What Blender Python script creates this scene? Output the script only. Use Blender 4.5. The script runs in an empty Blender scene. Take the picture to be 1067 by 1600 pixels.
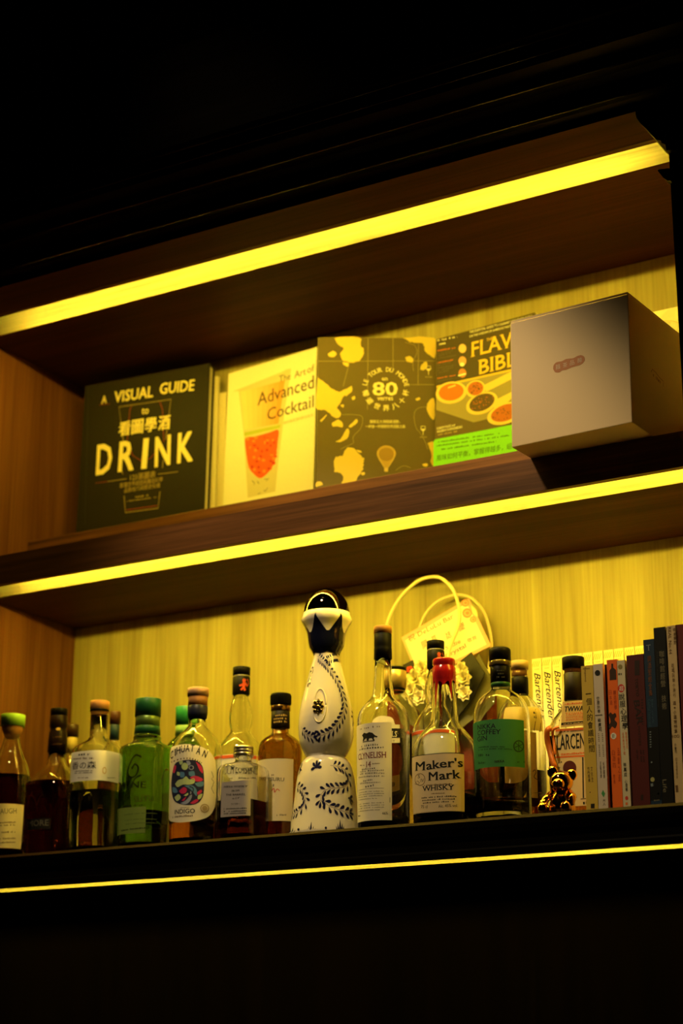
import bpy, bmesh, math, random
import numpy as np
from mathutils import Matrix, Vector
from mathutils.geometry import tessellate_polygon

# ------------------------------------------------------------------ camera
SC = bpy.context.scene
COL = SC.collection
F = 2850.0
EX = np.array([5000., -885., -F]); EX /= np.linalg.norm(EX)
_hz = (F*F - 5000*27.)/885
EZ = np.array([27., -_hz, F]); EZ /= np.linalg.norm(EZ)
EY = np.cross(EZ, EX)
RC = np.stack([EX, EY, EZ], 1)           # world -> camera (x right, y down, z forward)


def ray(px, py):
    return RC.T @ np.array([(px-533.5)/F, (py-800)/F, 1.])


CAM = -ray(600, 1289)*2.73


def P(px, py, Y):                         # pixel -> point at depth Y
    d = ray(px, py); return CAM + d*((Y-CAM[1])/d[1])


def PZ(px, py, Z):
    d = ray(px, py); return CAM + d*((Z-CAM[2])/d[2])


def proj(p):
    q = RC @ (np.asarray(p, float)-CAM); return 533.5+F*q[0]/q[2], 800+F*q[1]/q[2], q[2]


cd = bpy.data.cameras.new('camera'); cam = bpy.data.objects.new('camera', cd); COL.objects.link(cam)
cd.sensor_fit = 'VERTICAL'; cd.sensor_height = 36.0; cd.lens = 36.0*F/1600
cd.clip_start = 0.05; cd.clip_end = 50
rx, ry, rz = RC.T @ np.array([1., 0, 0]), RC.T @ np.array([0, -1., 0]), RC.T @ np.array([0, 0, -1.])
cam.matrix_world = Matrix(((rx[0], ry[0], rz[0], CAM[0]), (rx[1], ry[1], rz[1], CAM[1]), (rx[2], ry[2], rz[2], CAM[2]), (0, 0, 0, 1)))
cd.dof.use_dof = True; cd.dof.focus_distance = 2.74; cd.dof.aperture_fstop = 3.6
SC.camera = cam

# ------------------------------------------------------------------ light and exposure
SC.view_settings.view_transform = 'Standard'; SC.view_settings.look = 'None'
SC.view_settings.exposure = 0.0; SC.view_settings.gamma = 1.0; SC.view_settings.use_curve_mapping = False
W = bpy.data.worlds.new('World'); SC.world = W; W.use_nodes = True
W.node_tree.nodes['Background'].inputs[0].default_value = (1, .75, .5, 1)
W.node_tree.nodes['Background'].inputs[1].default_value = 0.0006
LED_COLOR = (1.0, .70, .050)
LED_POWER = 560.0
LED_TOP_POWER = 540.0
LED_LOW_POWER = 80.0


def spot(name, loc, target, energy, color, angle, blend, radius):
    l = bpy.data.lights.new(name, 'SPOT'); l.energy = energy; l.color = color
    l.spot_size = math.radians(angle); l.spot_blend = blend; l.shadow_soft_size = radius
    o = bpy.data.objects.new(name, l); COL.objects.link(o); o.location = loc
    o.rotation_euler = (Vector(target)-Vector(loc)).to_track_quat('-Z', 'Y').to_euler(); return o


LAMP = (-.198, -.804, 1.45)
spot('ceiling_spotlight', LAMP, (-.03, .05, .12), 68, (1, .75, .37), 57, .55, .055)

# ------------------------------------------------------------------ materials
MATS = {}


def mat(name, color, rough=.5, metal=0., spec=.28, coat=0.):
    if name in MATS: return MATS[name]
    m = bpy.data.materials.new(name); m.use_nodes = True
    b = m.node_tree.nodes['Principled BSDF']
    b.inputs['Base Color'].default_value = (*color, 1); b.inputs['Roughness'].default_value = rough
    b.inputs['Metallic'].default_value = metal; b.inputs['Specular IOR Level'].default_value = spec
    b.inputs['Coat Weight'].default_value = coat
    MATS[name] = m; return m


def glass(name, color, ior=1.45, rough=0.0):
    if name in MATS: return MATS[name]
    m = mat(name, color, rough, spec=.5); b = m.node_tree.nodes['Principled BSDF']
    b.inputs['Transmission Weight'].default_value = 1.0; b.inputs['IOR'].default_value = ior
    return m


def emit(name, color, power):
    m = bpy.data.materials.new(name); m.use_nodes = True; nt = m.node_tree; nt.nodes.clear()
    e = nt.nodes.new('ShaderNodeEmission'); o = nt.nodes.new('ShaderNodeOutputMaterial')
    e.inputs[0].default_value = (*color, 1); e.inputs[1].default_value = power
    nt.links.new(e.outputs[0], o.inputs[0]); MATS[name] = m; return m


def wood(name, dark, light, axis, rough=.45, scale=1.0, coat=0., spec=.15):
    """long grain along one world axis"""
    m = mat(name, light, rough, coat=coat, spec=spec); nt = m.node_tree; N = nt.nodes; L = nt.links
    b = N['Principled BSDF']; tc = N.new('ShaderNodeTexCoord'); mp = N.new('ShaderNodeMapping')
    s = [26*scale]*3; s[axis] = 1.1*scale; mp.inputs['Scale'].default_value = s
    n1 = N.new('ShaderNodeTexNoise'); n1.inputs['Scale'].default_value = 1.0; n1.inputs['Detail'].default_value = 5
    n1.inputs['Distortion'].default_value = .6
    mp2 = N.new('ShaderNodeMapping'); s2 = [190*scale]*3; s2[axis] = 5*scale; mp2.inputs['Scale'].default_value = s2
    n2 = N.new('ShaderNodeTexNoise'); n2.inputs['Scale'].default_value = 1.0; n2.inputs['Detail'].default_value = 3
    mx = N.new('ShaderNodeMath'); mx.operation = 'MULTIPLY_ADD'; mx.inputs[1].default_value = .45
    ad = N.new('ShaderNodeMath'); ad.operation = 'MULTIPLY'; ad.inputs[1].default_value = .6
    rp = N.new('ShaderNodeValToRGB'); rp.color_ramp.elements[0].position = .34; rp.color_ramp.elements[1].position = .68
    rp.color_ramp.elements[0].color = (*dark, 1); rp.color_ramp.elements[1].color = (*light, 1)
    L.new(tc.outputs['Object'], mp.inputs[0]); L.new(tc.outputs['Object'], mp2.inputs[0])
    L.new(mp.outputs[0], n1.inputs['Vector']); L.new(mp2.outputs[0], n2.inputs['Vector'])
    L.new(n1.outputs['Fac'], ad.inputs[0]); L.new(n2.outputs['Fac'], mx.inputs[0]); L.new(ad.outputs[0], mx.inputs[2])
    L.new(mx.outputs[0], rp.inputs[0]); L.new(rp.outputs[0], b.inputs['Base Color'])
    bp = N.new('ShaderNodeBump'); bp.inputs['Strength'].default_value = .12; bp.inputs['Distance'].default_value = .001
    L.new(n2.outputs['Fac'], bp.inputs['Height']); L.new(bp.outputs[0], b.inputs['Normal'])
    return m


M_BACK = wood('oak veneer upright grain', (.26, .215, .08), (.43, .385, .15), 2)
M_SIDE = wood('walnut upright grain', (.075, .025, .007), (.165, .066, .021), 2)
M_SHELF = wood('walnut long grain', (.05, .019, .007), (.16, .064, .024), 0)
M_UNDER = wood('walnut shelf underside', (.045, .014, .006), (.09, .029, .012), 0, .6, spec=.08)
M_GROOVE = wood('pale groove wood', (.125, .115, .07), (.24, .225, .145), 0, .6)
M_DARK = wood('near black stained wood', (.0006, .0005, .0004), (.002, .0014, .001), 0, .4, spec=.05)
M_LOWER = wood('dark panel upright grain', (.0008, .0004, .0002), (.0028, .0014, .0006), 2, .8, spec=.02)
M_LED = emit('amber light strip', LED_COLOR, LED_POWER)
M_LEDTOP = emit('amber light strip top', LED_COLOR, LED_TOP_POWER)
M_LEDLOW = emit('amber light strip low', LED_COLOR, LED_LOW_POWER)
M_WALL = mat('dark plaster', (.01, .009, .008), .9)
M_FLOOR = wood('dark floor boards', (.01, .007, .005), (.02, .013, .008), 0, .5)

BLACK = mat('matt black', (.0025, .0023, .0022), .5, spec=.12)
GLOSSBLACK = mat('gloss black', (.004, .004, .005), .08)
INK = mat('black ink', (.008, .007, .006), .7)
GREYINK = mat('grey ink', (.10, .085, .06), .7)
BROWNINK = mat('brown ink', (.12, .06, .02), .7)
REDINK = mat('red ink', (.55, .035, .02), .6)
MAROONINK = mat('maroon ink', (.16, .012, .02), .6)
ORANGEINK = mat('orange ink', (.72, .15, .02), .6)
GOLDINK = mat('gold ink', (.55, .36, .12), .4)
WHITEINK = mat('white ink', (.82, .80, .72), .6)
CREAM = mat('cream paper', (.72, .62, .42), .7)
PAPER = mat('white paper', (.74, .70, .62), .7)
IVORY = mat('ivory label', (.78, .70, .54), .6)
PAGES = mat('book pages', (.80, .74, .58), .85)
CLEAR = glass('clear glass', (.97, .98, .95))
GREENGLASS = glass('green tinted glass', (.34, .56, .17))
AMBER = glass('amber spirit', (.62, .20, .025), 1.36)
NEARBLACK = glass('near black spirit', (.07, .010, .002), 1.36)
DARKAMBER = glass('dark amber spirit', (.20, .035, .004), 1.36)
PALEGOLD = glass('pale gold spirit', (.85, .62, .25), 1.36)
WATERY = glass('clear spirit', (.93, .93, .88), 1.35)
WOODCAP = mat('orange brown stopper', (.52, .24, .07), .6)
CORK = mat('amber cork', (.48, .22, .08), .7)

# ------------------------------------------------------------------ mesh helpers


class MB:
    def __init__(s): s.V = []; s.F = []; s.I = []; s.mats = []; s.sm = []

    def m(s, material):
        if material not in s.mats: s.mats.append(material)
        return s.mats.index(material)

    def add(s, verts, faces, material, smooth=False):
        o = len(s.V); i = s.m(material)
        s.V += [tuple(map(float, v)) for v in verts]
        for f in faces: s.F.append([o+k for k in f]); s.I.append(i); s.sm.append(smooth)
        return s

    def box(s, lo, hi, material):
        x0, y0, z0 = lo; x1, y1, z1 = hi
        v = [(x0, y0, z0), (x1, y0, z0), (x1, y1, z0), (x0, y1, z0), (x0, y0, z1), (x1, y0, z1), (x1, y1, z1), (x0, y1, z1)]
        return s.add(v, [(3, 2, 1, 0), (4, 5, 6, 7), (0, 1, 5, 4), (1, 2, 6, 5), (2, 3, 7, 6), (3, 0, 4, 7)], material)

    def hexa(s, v, material):             # v: bottom 4 ccw from above, top 4
        return s.add(v, [(3, 2, 1, 0), (4, 5, 6, 7), (0, 1, 5, 4), (1, 2, 6, 5), (2, 3, 7, 6), (3, 0, 4, 7)], material)

    def prism(s, pts, a, b, fn, material, smooth=False):   # closed outline extruded; fn(p, t) -> 3D
        n = len(pts); v = [fn(p, a) for p in pts] + [fn(p, b) for p in pts]
        tri = tessellate_polygon([[Vector((p[0], p[1], 0)) for p in pts]])
        f = [(i, (i+1) % n, n+(i+1) % n, n+i) for i in range(n)]
        f += [tuple(t) for t in tri] + [tuple(n+k for k in reversed(t)) for t in tri]
        return s.add(v, f, material, smooth)

    def lathe(s, cx, cy, prof, material, seg=40, closed=True, shape=None, smooth=True, phi=0.):
        """prof: list of (z, r); shape(r) -> superellipse power; closed adds end caps"""
        v = []; f = []
        for z, r in prof:
            n = shape(r) if shape else 2
            for k in range(seg):
                t = 2*math.pi*k/seg; q = r*rho(t, n)
                v.append((cx+q*math.cos(t+phi), cy+q*math.sin(t+phi), z))
        for i in range(len(prof)-1):
            for k in range(seg):
                f.append((i*seg+k, i*seg+(k+1) % seg, (i+1)*seg+(k+1) % seg, (i+1)*seg+k))
        if closed:
            f.append(tuple(range(seg))[::-1]); f.append(tuple((len(prof)-1)*seg+k for k in range(seg)))
        return s.add(v, f, material, smooth)

    def tube(s, pts, r, material, seg=10, smooth=True):
        pts = [np.array(p, float) for p in pts]; v = []; f = []
        up = np.array([.3, 1., .2]); up /= np.linalg.norm(up)
        for i, p in enumerate(pts):
            t = pts[min(i+1, len(pts)-1)]-pts[max(i-1, 0)]; t /= np.linalg.norm(t)
            a = np.cross(t, up); a /= np.linalg.norm(a); b = np.cross(t, a)
            rr = r[i] if hasattr(r, '__len__') else r
            for k in range(seg):
                q = 2*math.pi*k/seg; v.append(p+rr*(math.cos(q)*a+math.sin(q)*b))
        for i in range(len(pts)-1):
            for k in range(seg): f.append((i*seg+k, i*seg+(k+1) % seg, (i+1)*seg+(k+1) % seg, (i+1)*seg+k))
        f.append(tuple(range(seg))); f.append(tuple((len(pts)-1)*seg+k for k in range(seg))[::-1])
        return s.add(v, f, material, smooth)

    def ball(s, c, r, material, nu=28, nv=16, fn=None):
        rr = r if hasattr(r, '__len__') else (r, r, r); v = []; f = []
        for i in range(nv+1):
            a = math.pi*i/nv
            for k in range(nu):
                b = 2*math.pi*k/nu; d = (math.sin(a)*math.cos(b), math.sin(a)*math.sin(b), math.cos(a))
                q = fn(d) if fn else 1.
                v.append((c[0]+rr[0]*d[0]*q, c[1]+rr[1]*d[1]*q, c[2]+rr[2]*d[2]*q))
        for i in range(nv):
            for k in range(nu): f.append((i*nu+k, (i+1)*nu+k, (i+1)*nu+(k+1) % nu, i*nu+(k+1) % nu))
        return s.add(v, f, material, True)

    def build(s, name, parent=None, bevel=0.):
        me = bpy.data.meshes.new(name); off = wloc(parent)
        me.from_pydata([(v[0]-off[0], v[1]-off[1], v[2]-off[2]) for v in s.V], [], s.F)
        for m in s.mats: me.materials.append(m)
        me.polygons.foreach_set('material_index', s.I); me.polygons.foreach_set('use_smooth', s.sm)
        b = bmesh.new(); b.from_mesh(me); bmesh.ops.remove_doubles(b, verts=b.verts, dist=1e-6)
        bmesh.ops.recalc_face_normals(b, faces=b.faces); b.to_mesh(me); b.free(); me.update()
        o = bpy.data.objects.new(name, me); COL.objects.link(o); o.parent = parent
        if bevel:
            md = o.modifiers.new('bevel', 'BEVEL'); md.width = bevel; md.segments = 2; md.limit_method = 'ANGLE'
        return o


LOC = {}


def wloc(o):
    t = np.zeros(3)
    while o is not None: t = t + np.array(o.location); o = o.parent
    return t


def thing(name, label, cat, loc, group=None):
    o = bpy.data.objects.new(name, None); COL.objects.link(o); o.location = tuple(float(a) for a in loc)
    o.empty_display_size = .02; tag(o, label, cat, group); return o


def tag(o, label, cat, group=None):
    o['label'] = label; o['category'] = cat
    if group: o['group'] = group
    return o


def rho(t, n):
    if n <= 2.001: return 1.
    c, s = abs(math.cos(t)), abs(math.sin(t)); return (c**n+s**n)**(-1./n)


# ------------------------------------------------------------------ printed surfaces
class Plane:
    step = None; close = .3

    def __init__(s, O, U, V):
        s.O = np.array(O, float); s.U = np.array(U, float)/np.linalg.norm(U); s.V = np.array(V, float)/np.linalg.norm(V)
        s.N = np.cross(s.U, s.V)

    def inv(s, px, py):
        d = ray(px, py); t = np.dot(s.O-CAM, s.N)/np.dot(d, s.N); q = CAM+d*t-s.O
        return np.array([np.dot(q, s.U), np.dot(q, s.V)])

    def pt(s, u, v, off=0.): return s.O+s.U*u+s.V*v+s.N*off


class Rev:
    step = .006; close = .75

    def __init__(s, cx, cy, prof, shape=None, phi=-90.):
        s.cx, s.cy, s.phi, s.shape = cx, cy, math.radians(phi), shape
        q = sorted((z, r) for z, r in prof); s.z = [a for a, b in q]; s.r = [b for a, b in q]
        s.ref = max(s.r)

    def rad(s, th, z):
        r = float(np.interp(z, s.z, s.r)); n = s.shape(r) if s.shape else 2; return r*rho(th, n)

    def inv(s, px, py):
        d = ray(px, py); z = P(px, py, s.cy-.03)[2]; rr = s.rad(-math.pi/3, z)
        for _ in range(8):
            ox, oy = CAM[0]-s.cx, CAM[1]-s.cy; A = d[0]**2+d[1]**2; B = ox*d[0]+oy*d[1]; C = ox*ox+oy*oy-rr*rr
            disc = B*B-A*C; t = (-B-math.sqrt(max(disc, 0)))/A; p = CAM+d*t
            th = math.atan2(p[1]-s.cy, p[0]-s.cx); z = p[2]; rr = s.rad(th, z)
        return np.array([(th-s.phi)*s.ref, z])

    def pt(s, u, v, off=0.):
        th = s.phi+u/s.ref; r = s.rad(th, v)+off
        return np.array([s.cx+r*math.cos(th), s.cy+r*math.sin(th), v])


def flat(mb, surf, v2, faces, material, off):
    """2D mesh mapped on a surface; cut finely where the surface is curved; a third coordinate counts hair-thin layers"""
    lay = [(p[2] if len(p) > 2 else 0)*.02 for p in v2]
    if surf.step:
        b = bmesh.new(); vs = [b.verts.new((p[0], p[1], l)) for p, l in zip(v2, lay)]
        for f in faces:
            try: b.faces.new([vs[k] for k in f])
            except ValueError: pass
        u0, u1 = min(p[0] for p in v2), max(p[0] for p in v2)
        w0, w1 = min(p[1] for p in v2), max(p[1] for p in v2)
        k = math.floor(u0/surf.step)+1
        while k*surf.step < u1:
            bmesh.ops.bisect_plane(b, geom=b.verts[:]+b.edges[:]+b.faces[:], plane_co=(k*surf.step, 0, 0), plane_no=(1, 0, 0)); k += 1
        k = math.floor(w0/(surf.step*2))+1
        while k*surf.step*2 < w1:
            bmesh.ops.bisect_plane(b, geom=b.verts[:]+b.edges[:]+b.faces[:], plane_co=(0, k*surf.step*2, 0), plane_no=(0, 1, 0)); k += 1
        b.verts.index_update(); v2 = [(v.co.x, v.co.y) for v in b.verts]; lay = [v.co.z for v in b.verts]
        faces = [[v.index for v in f.verts] for f in b.faces]; b.free()
    mb.add([surf.pt(p[0], p[1], off*surf.close+l*.001) for p, l in zip(v2, lay)], faces, material)


_TC = {}


def glyphs(s, bold=0., shear=0., serif=False):
    """outline of a line of writing as (x, y, layer) vertices and faces"""
    k = (s, bold, shear, serif)
    if k in _TC: return _TC[k]
    c = bpy.data.curves.new('t', 'FONT'); c.body = s; c.size = 1; c.resolution_u = 2; c.fill_mode = 'FRONT'; c.shear = shear
    o = bpy.data.objects.new('t', c); COL.objects.link(o); dg = bpy.context.evaluated_depsgraph_get()
    me = bpy.data.meshes.new_from_object(o.evaluated_get(dg))
    v0 = [(a.co.x, a.co.y, 0) for a in me.vertices]; f0 = [list(p.vertices) for p in me.polygons]
    bpy.data.objects.remove(o); bpy.data.curves.remove(c); bpy.data.meshes.remove(me)
    v, f = list(v0), [list(q) for q in f0]; n = len(v0)
    if bold > .003:                       # heavier strokes: the outline laid down a little to each side
        v, f = [], []
        for i, (a, b) in enumerate(((-1, -.6), (1, -.6), (-1, .6), (1, .6))):
            v += [(p[0]+a*bold, p[1]+b*bold, i) for p in v0]; f += [[q+i*n for q in g] for g in f0]
    if serif and v0:
        ym = max(p[1] for p in v0)
        for i, (a, b, c_, d) in enumerate(slabs(v0, f0, ym, serif != 'feet')):
            q = len(v); l = 4+i % 3; v += [(a-bold, c_-bold*.5, l), (b+bold, c_-bold*.5, l), (b+bold, d, l), (a-bold, d, l)]; f.append([q, q+1, q+2, q+3])
    _TC[k] = (v, f); return v, f


def slabs(v, f, h, top=True):
    """slab serifs at stem ends lying on the base line, the cap height or the x-height"""
    cnt = {}
    for q in f:
        for i in range(len(q)):
            e = tuple(sorted((q[i], q[(i+1) % len(q)]))); cnt[e] = cnt.get(e, 0)+1
    out = []
    for (a, b), n in cnt.items():
        if n != 1: continue
        (x0, y0), (x1, y1) = v[a][:2], v[b][:2]
        w = abs(x1-x0)
        if abs(y0-y1) < .004 and .02 < w < .20 and (abs(y0) < .012 or (top and y0 > .4*h)):
            x0, x1 = min(x0, x1)-.05, max(x0, x1)+.05; d = .03 if y0 < .1 else -.03
            out.append((x0, x1, y0, y0+d))
    return out


def text(mb, surf, s, pl, pr, hpx, material, bold=0., serif=False, shear=0., off=.0007):
    """a line of writing between two base line pixels, its tallest letter hpx high"""
    v, f = glyphs(s, bold, shear, serif)
    if not v: return
    xs = [p[0] for p in v]; x0, x1 = min(xs), max(xs); ym = max(p[1] for p in v)
    A, B = surf.inv(*pl), surf.inv(*pr); D = B-A; L = np.linalg.norm(D); D = D/L
    H = surf.inv(pl[0], pl[1]-hpx)-A; hh = np.linalg.norm(H)/ym
    Nn = np.array([-D[1], D[0]]); sx = L/max(x1-x0, 1e-6)
    flat(mb, surf, [(*(A+D*((p[0]-x0)*sx)+Nn*(p[1]*hh)), p[2]) for p in v], f, material, off)


def arctext(mb, surf, s, c, rpx, a0, a1, hpx, material, bold=0., serif=False, off=.0007, inward=False, wide=1.):
    C = surf.inv(*c); sc = np.linalg.norm(surf.inv(c[0], c[1]-20)-C)/20; n = len(s)
    for i, ch in enumerate(s):
        if ch == ' ': continue
        a = math.radians(a0+(a1-a0)*(i/(n-1) if n > 1 else .5)); v, f = glyphs(ch, bold, 0., serif)
        xs = [p[0] for p in v]; xm = (min(xs)+max(xs))/2; ym = max(p[1] for p in v)
        h = hpx*sc/(ym if ym > .3 else .7)
        rad = np.array([math.cos(a), math.sin(a)]); tan = np.array([math.sin(a), -math.cos(a)])
        rad2, tan2 = (-rad, -tan) if inward else (rad, tan)
        flat(mb, surf, [(*(C+rad*rpx*sc+tan2*((p[0]-xm)*h*wide)+rad2*(p[1]*h)), p[2]) for p in v], f, material, off)


def vtext(mb, surf, s, pt, pb, wpx, material, bold=0., off=.0007, fill=.88):
    """characters stacked downwards"""
    n = len(s); A, B = surf.inv(*pt), surf.inv(*pb); W_ = np.linalg.norm(surf.inv(pt[0]+wpx, pt[1]-wpx*.1)-A); cell = (A[1]-B[1])/n
    for i, ch in enumerate(s):
        if ch == ' ': continue
        v, f = glyphs(ch, bold)
        if not v: continue
        xs = [p[0] for p in v]; ys = [p[1] for p in v]; w, h = max(xs)-min(xs), max(ys)-min(ys)
        top = A+(B-A)*(i/n); sx = W_/max(w, .35); sy = cell*fill/max(h, .5)
        flat(mb, surf, [(top[0]+(p[0]-(min(xs)+max(xs))/2)*sx, top[1]-cell*.5+(p[1]-(min(ys)+max(ys))/2)*sy, p[2]) for p in v], f, material, off)


def dtext(mb, surf, s, pt, pb, wpx, material, bold=0., shear=0., off=.0007):
    """a line of writing turned to read downwards"""
    v, f = glyphs(s, bold, shear); xs = [p[0] for p in v]; x0, x1 = min(xs), max(xs); ym = max(p[1] for p in v); yb = min(p[1] for p in v)
    A, B = surf.inv(*pt), surf.inv(*pb); W_ = np.linalg.norm(surf.inv(pt[0]+wpx, pt[1]-wpx*.1)-A)
    sx = (A[1]-B[1])/(x1-x0); sy = W_/(ym-yb)
    flat(mb, surf, [(A[0]+(p[1]-(ym+yb)/2)*sy+(B[0]-A[0])*(p[0]-x0)/(x1-x0), A[1]-(p[0]-x0)*sx, p[2]) for p in v], f, material, off)


def fine(mb, surf, pl, pr, hpx, material, seed=0, off=.0007, gap=.35):
    """a row of print too small to read"""
    rnd = random.Random(seed); A, B = surf.inv(*pl), surf.inv(*pr); h = np.linalg.norm(surf.inv(pl[0], pl[1]-hpx)-A)
    L = np.linalg.norm(B-A); D = (B-A)/L; N_ = np.array([-D[1], D[0]]); x = 0.
    while x < L:
        w = h*rnd.uniform(.35, .9); hh = h*rnd.uniform(.6, 1.)
        if rnd.random() > .13:
            q = [A+D*x, A+D*min(x+w, L), A+D*min(x+w, L)+N_*hh, A+D*x+N_*hh]; flat(mb, surf, [tuple(a) for a in q], [[0, 1, 2, 3]], material, off)
        x += w+h*gap


def poly(mb, surf, pts, material, off=.0006):
    q = [tuple(surf.inv(*p)) for p in pts]; uvpoly(mb, surf, q, material, off)


def uvpoly(mb, surf, q, material, off=.0006):
    t = tessellate_polygon([[Vector((a, b, 0)) for a, b in q]]); flat(mb, surf, q, [list(k) for k in t], material, off)


def smoothline(pts, n=8):
    pts = [np.array(p, float) for p in pts]; out = []
    for i in range(len(pts)-1):
        p0, p1, p2, p3 = pts[max(i-1, 0)], pts[i], pts[i+1], pts[min(i+2, len(pts)-1)]
        for k in range(n):
            t = k/n; out.append(.5*((2*p1)+(-p0+p2)*t+(2*p0-5*p1+4*p2-p3)*t*t+(-p0+3*p1-3*p2+p3)*t**3))
    return out+[pts[-1]]


def blob(mb, surf, pts, material, off=.0006, jag=0., seed=1, n=5):
    """closed smooth outline through pixel points"""
    rnd = random.Random(seed); q = smoothline(list(pts)+[pts[0]], n)[:-1]
    poly(mb, surf, [(p[0]+rnd.uniform(-jag, jag), p[1]+rnd.uniform(-jag, jag)) for p in q], material, off)


def ellipse(mb, surf, c, rx_, ry_, material, off=.0006, rot=0., n=28):
    a = math.radians(rot)
    poly(mb, surf, [(c[0]+rx_*math.cos(t)*math.cos(a)-ry_*math.sin(t)*math.sin(a), c[1]+rx_*math.cos(t)*math.sin(a)+ry_*math.sin(t)*math.cos(a))
                    for t in [2*math.pi*k/n for k in range(n)]], material, off)


def stroke(mb, surf, pts, wpx, material, off=.0007, smooth=False):
    pts = smoothline(pts, 6) if smooth else pts
    q = [surf.inv(*p) for p in pts]; sc = np.linalg.norm(surf.inv(pts[0][0], pts[0][1]-10)-q[0])/10; w = wpx*sc/2
    L, R_ = [], []
    for i, p in enumerate(q):
        d = q[min(i+1, len(q)-1)]-q[max(i-1, 0)]; d = d/max(np.linalg.norm(d), 1e-9); n = np.array([-d[1], d[0]])
        L.append(tuple(p+n*w)); R_.append(tuple(p-n*w))
    k = len(q); flat(mb, surf, L+R_, [[i, i+1, k+i+1, k+i] for i in range(k-1)], material, off)


def sheet(mb, surf, u0, u1, v0, v1, material, off=.0004, nu=16, nv=6):
    v = [surf.pt(u0+(u1-u0)*i/nu, v0+(v1-v0)*j/nv, off) for j in range(nv+1) for i in range(nu+1)]
    f = [(j*(nu+1)+i, j*(nu+1)+i+1, (j+1)*(nu+1)+i+1, (j+1)*(nu+1)+i) for j in range(nv) for i in range(nu)]
    mb.add(v, f, material, True)


# ------------------------------------------------------------------ setting
SHIFT = .06                   # the shelves stand this far behind the counter edge


def back(x, Y, z):         # the point SHIFT deeper on the same line of sight
    a, b, _ = proj((x, Y, z)); return P(a, b, Y+SHIFT)


D = .34+SHIFT                 # inside depth of the cabinet
XL, XR = float(back(-.888, .34, .5)[0]), .575
ZMID = float(back(0, 0, .481)[2]); ZMIDTOP = float(back(0, 0, .535)[2]); LEDGE_Y = .18+SHIFT; LEDGE_Z = float(back(0, .18, .6225)[2])
ZTOP = float(back(0, -.06, .980)[2]); CTOP = ZTOP+.08
FLOOR_Z = -1.55
fl = MB(); fl.box((-3, -4, FLOOR_Z-.05), (3, .62, FLOOR_Z), M_FLOOR); o = fl.build('floor'); o['kind'] = 'structure'
wl = MB(); wl.box((-3, .50, FLOOR_Z), (3, .62, 2.2), M_WALL); o = wl.build('wall_back'); o['kind'] = 'structure'

# ------------------------------------------------------------------ the lit cabinet
cab = thing('bar_cabinet', 'tall built-in dark walnut bar cabinet with amber strip lights under its shelves', 'cabinet', (0, .2, FLOOR_Z))
m = MB(); m.box((XL, D, -.03), (XR, D+.02, 1.25), M_BACK); m.build('back_panel', cab)
m = MB(); m.box((XL-.03, SHIFT-.06, -.0005), (XL, D+.02, 1.25), M_SIDE); m.build('side_panel', cab)
m = MB(); m.box((XR, SHIFT-.06, -.0005), (XR+.03, D+.02, 1.25), M_SIDE); m.build('side_panel', cab)


def led_shelf(name, yf, yr, z0, z1, lip_h, led, groove_h, front=M_SHELF):
    """board with a front lip, a groove behind it and a light strip on the back of the lip"""
    m = MB(); m.box((XL-.03 if name != 'shelf_board' else XL-.03, yf, z0), (XR+.03, yf+.012, z1), front)          # lip
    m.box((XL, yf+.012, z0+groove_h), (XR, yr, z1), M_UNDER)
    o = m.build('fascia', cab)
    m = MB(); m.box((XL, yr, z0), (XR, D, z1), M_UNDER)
    m.add([(XL, yr-.0005, z0), (XR, yr-.0005, z0), (XR, yr-.0005, z0+groove_h), (XL, yr-.0005, z0+groove_h)], [(0, 1, 2, 3)], M_GROOVE)
    m.build(name, cab)
    m = MB(); zl = z0+(.0035 if led is M_LED else .0042); m.box((XL+.09, yf+.0122, zl), (XR-(.002 if led is M_LED else .128), yf+.0152, zl+.0018), led); m.build('light_strip', cab)


led_shelf('shelf_board', SHIFT, SHIFT+.072, ZMID, ZMIDTOP, .054, M_LED, .032)
led_shelf('top_board', SHIFT-.06, SHIFT+.020, ZTOP, CTOP, .05, M_LEDTOP, .045)
m = MB(); m.box((XL, LEDGE_Y, ZMIDTOP), (XR, D, LEDGE_Z-.0005), M_SHELF); m.build('display_ledge', cab, .002)
# counter board the bottles stand on
m = MB()
pr = [(-.001, -.005), (.004, -.0004), (D+.02, -.0004), (D+.02, -.03), (.06, -.03), (.06, -.033), (.012, -.033), (.012, -.0555), (.003, -.0555), (.003, -.046), (.006, -.043), (.006, -.03), (.001, -.024), (-.001, -.014)]
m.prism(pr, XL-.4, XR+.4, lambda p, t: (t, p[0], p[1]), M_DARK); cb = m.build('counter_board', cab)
m = MB(); m.add([(XL-.4, -.0013, -.005), (XR+.4, -.0013, -.005), (XR+.4, .0037, -.0002), (XL-.4, .0037, -.0002)], [(0, 1, 2, 3)], mat('painted edge highlight', (.014, .006, .003), .6, spec=.06)); m.build('edge_highlight', cb)  # lit line along the counter's top edge, painted as a lighter brown strip
m = MB(); m.box((XL-.38, .055, -.0555), (XR+.38, .0585, -.0335), M_GROOVE); m.box((XL-.38, .059, -.0555), (XR+.38, .30, -.0335), M_DARK); m.build('counter_underside', cab)
m = MB(); m.box((XL-.38, .0122, -.050), (XR+.38, .0152, -.044), M_LEDLOW); m.build('light_strip', cab)
m = MB(); m.box((XL-.4, .30, FLOOR_Z), (XR+.4, .40, -.03), M_LOWER); m.build('lower_panel', cab)
m = MB(); m.box((XL-.4, SHIFT-.175, ZTOP+.0005), (XR+.6, SHIFT-.0605, ZTOP+.02), M_UNDER); m.build('soffit', cab)
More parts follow.
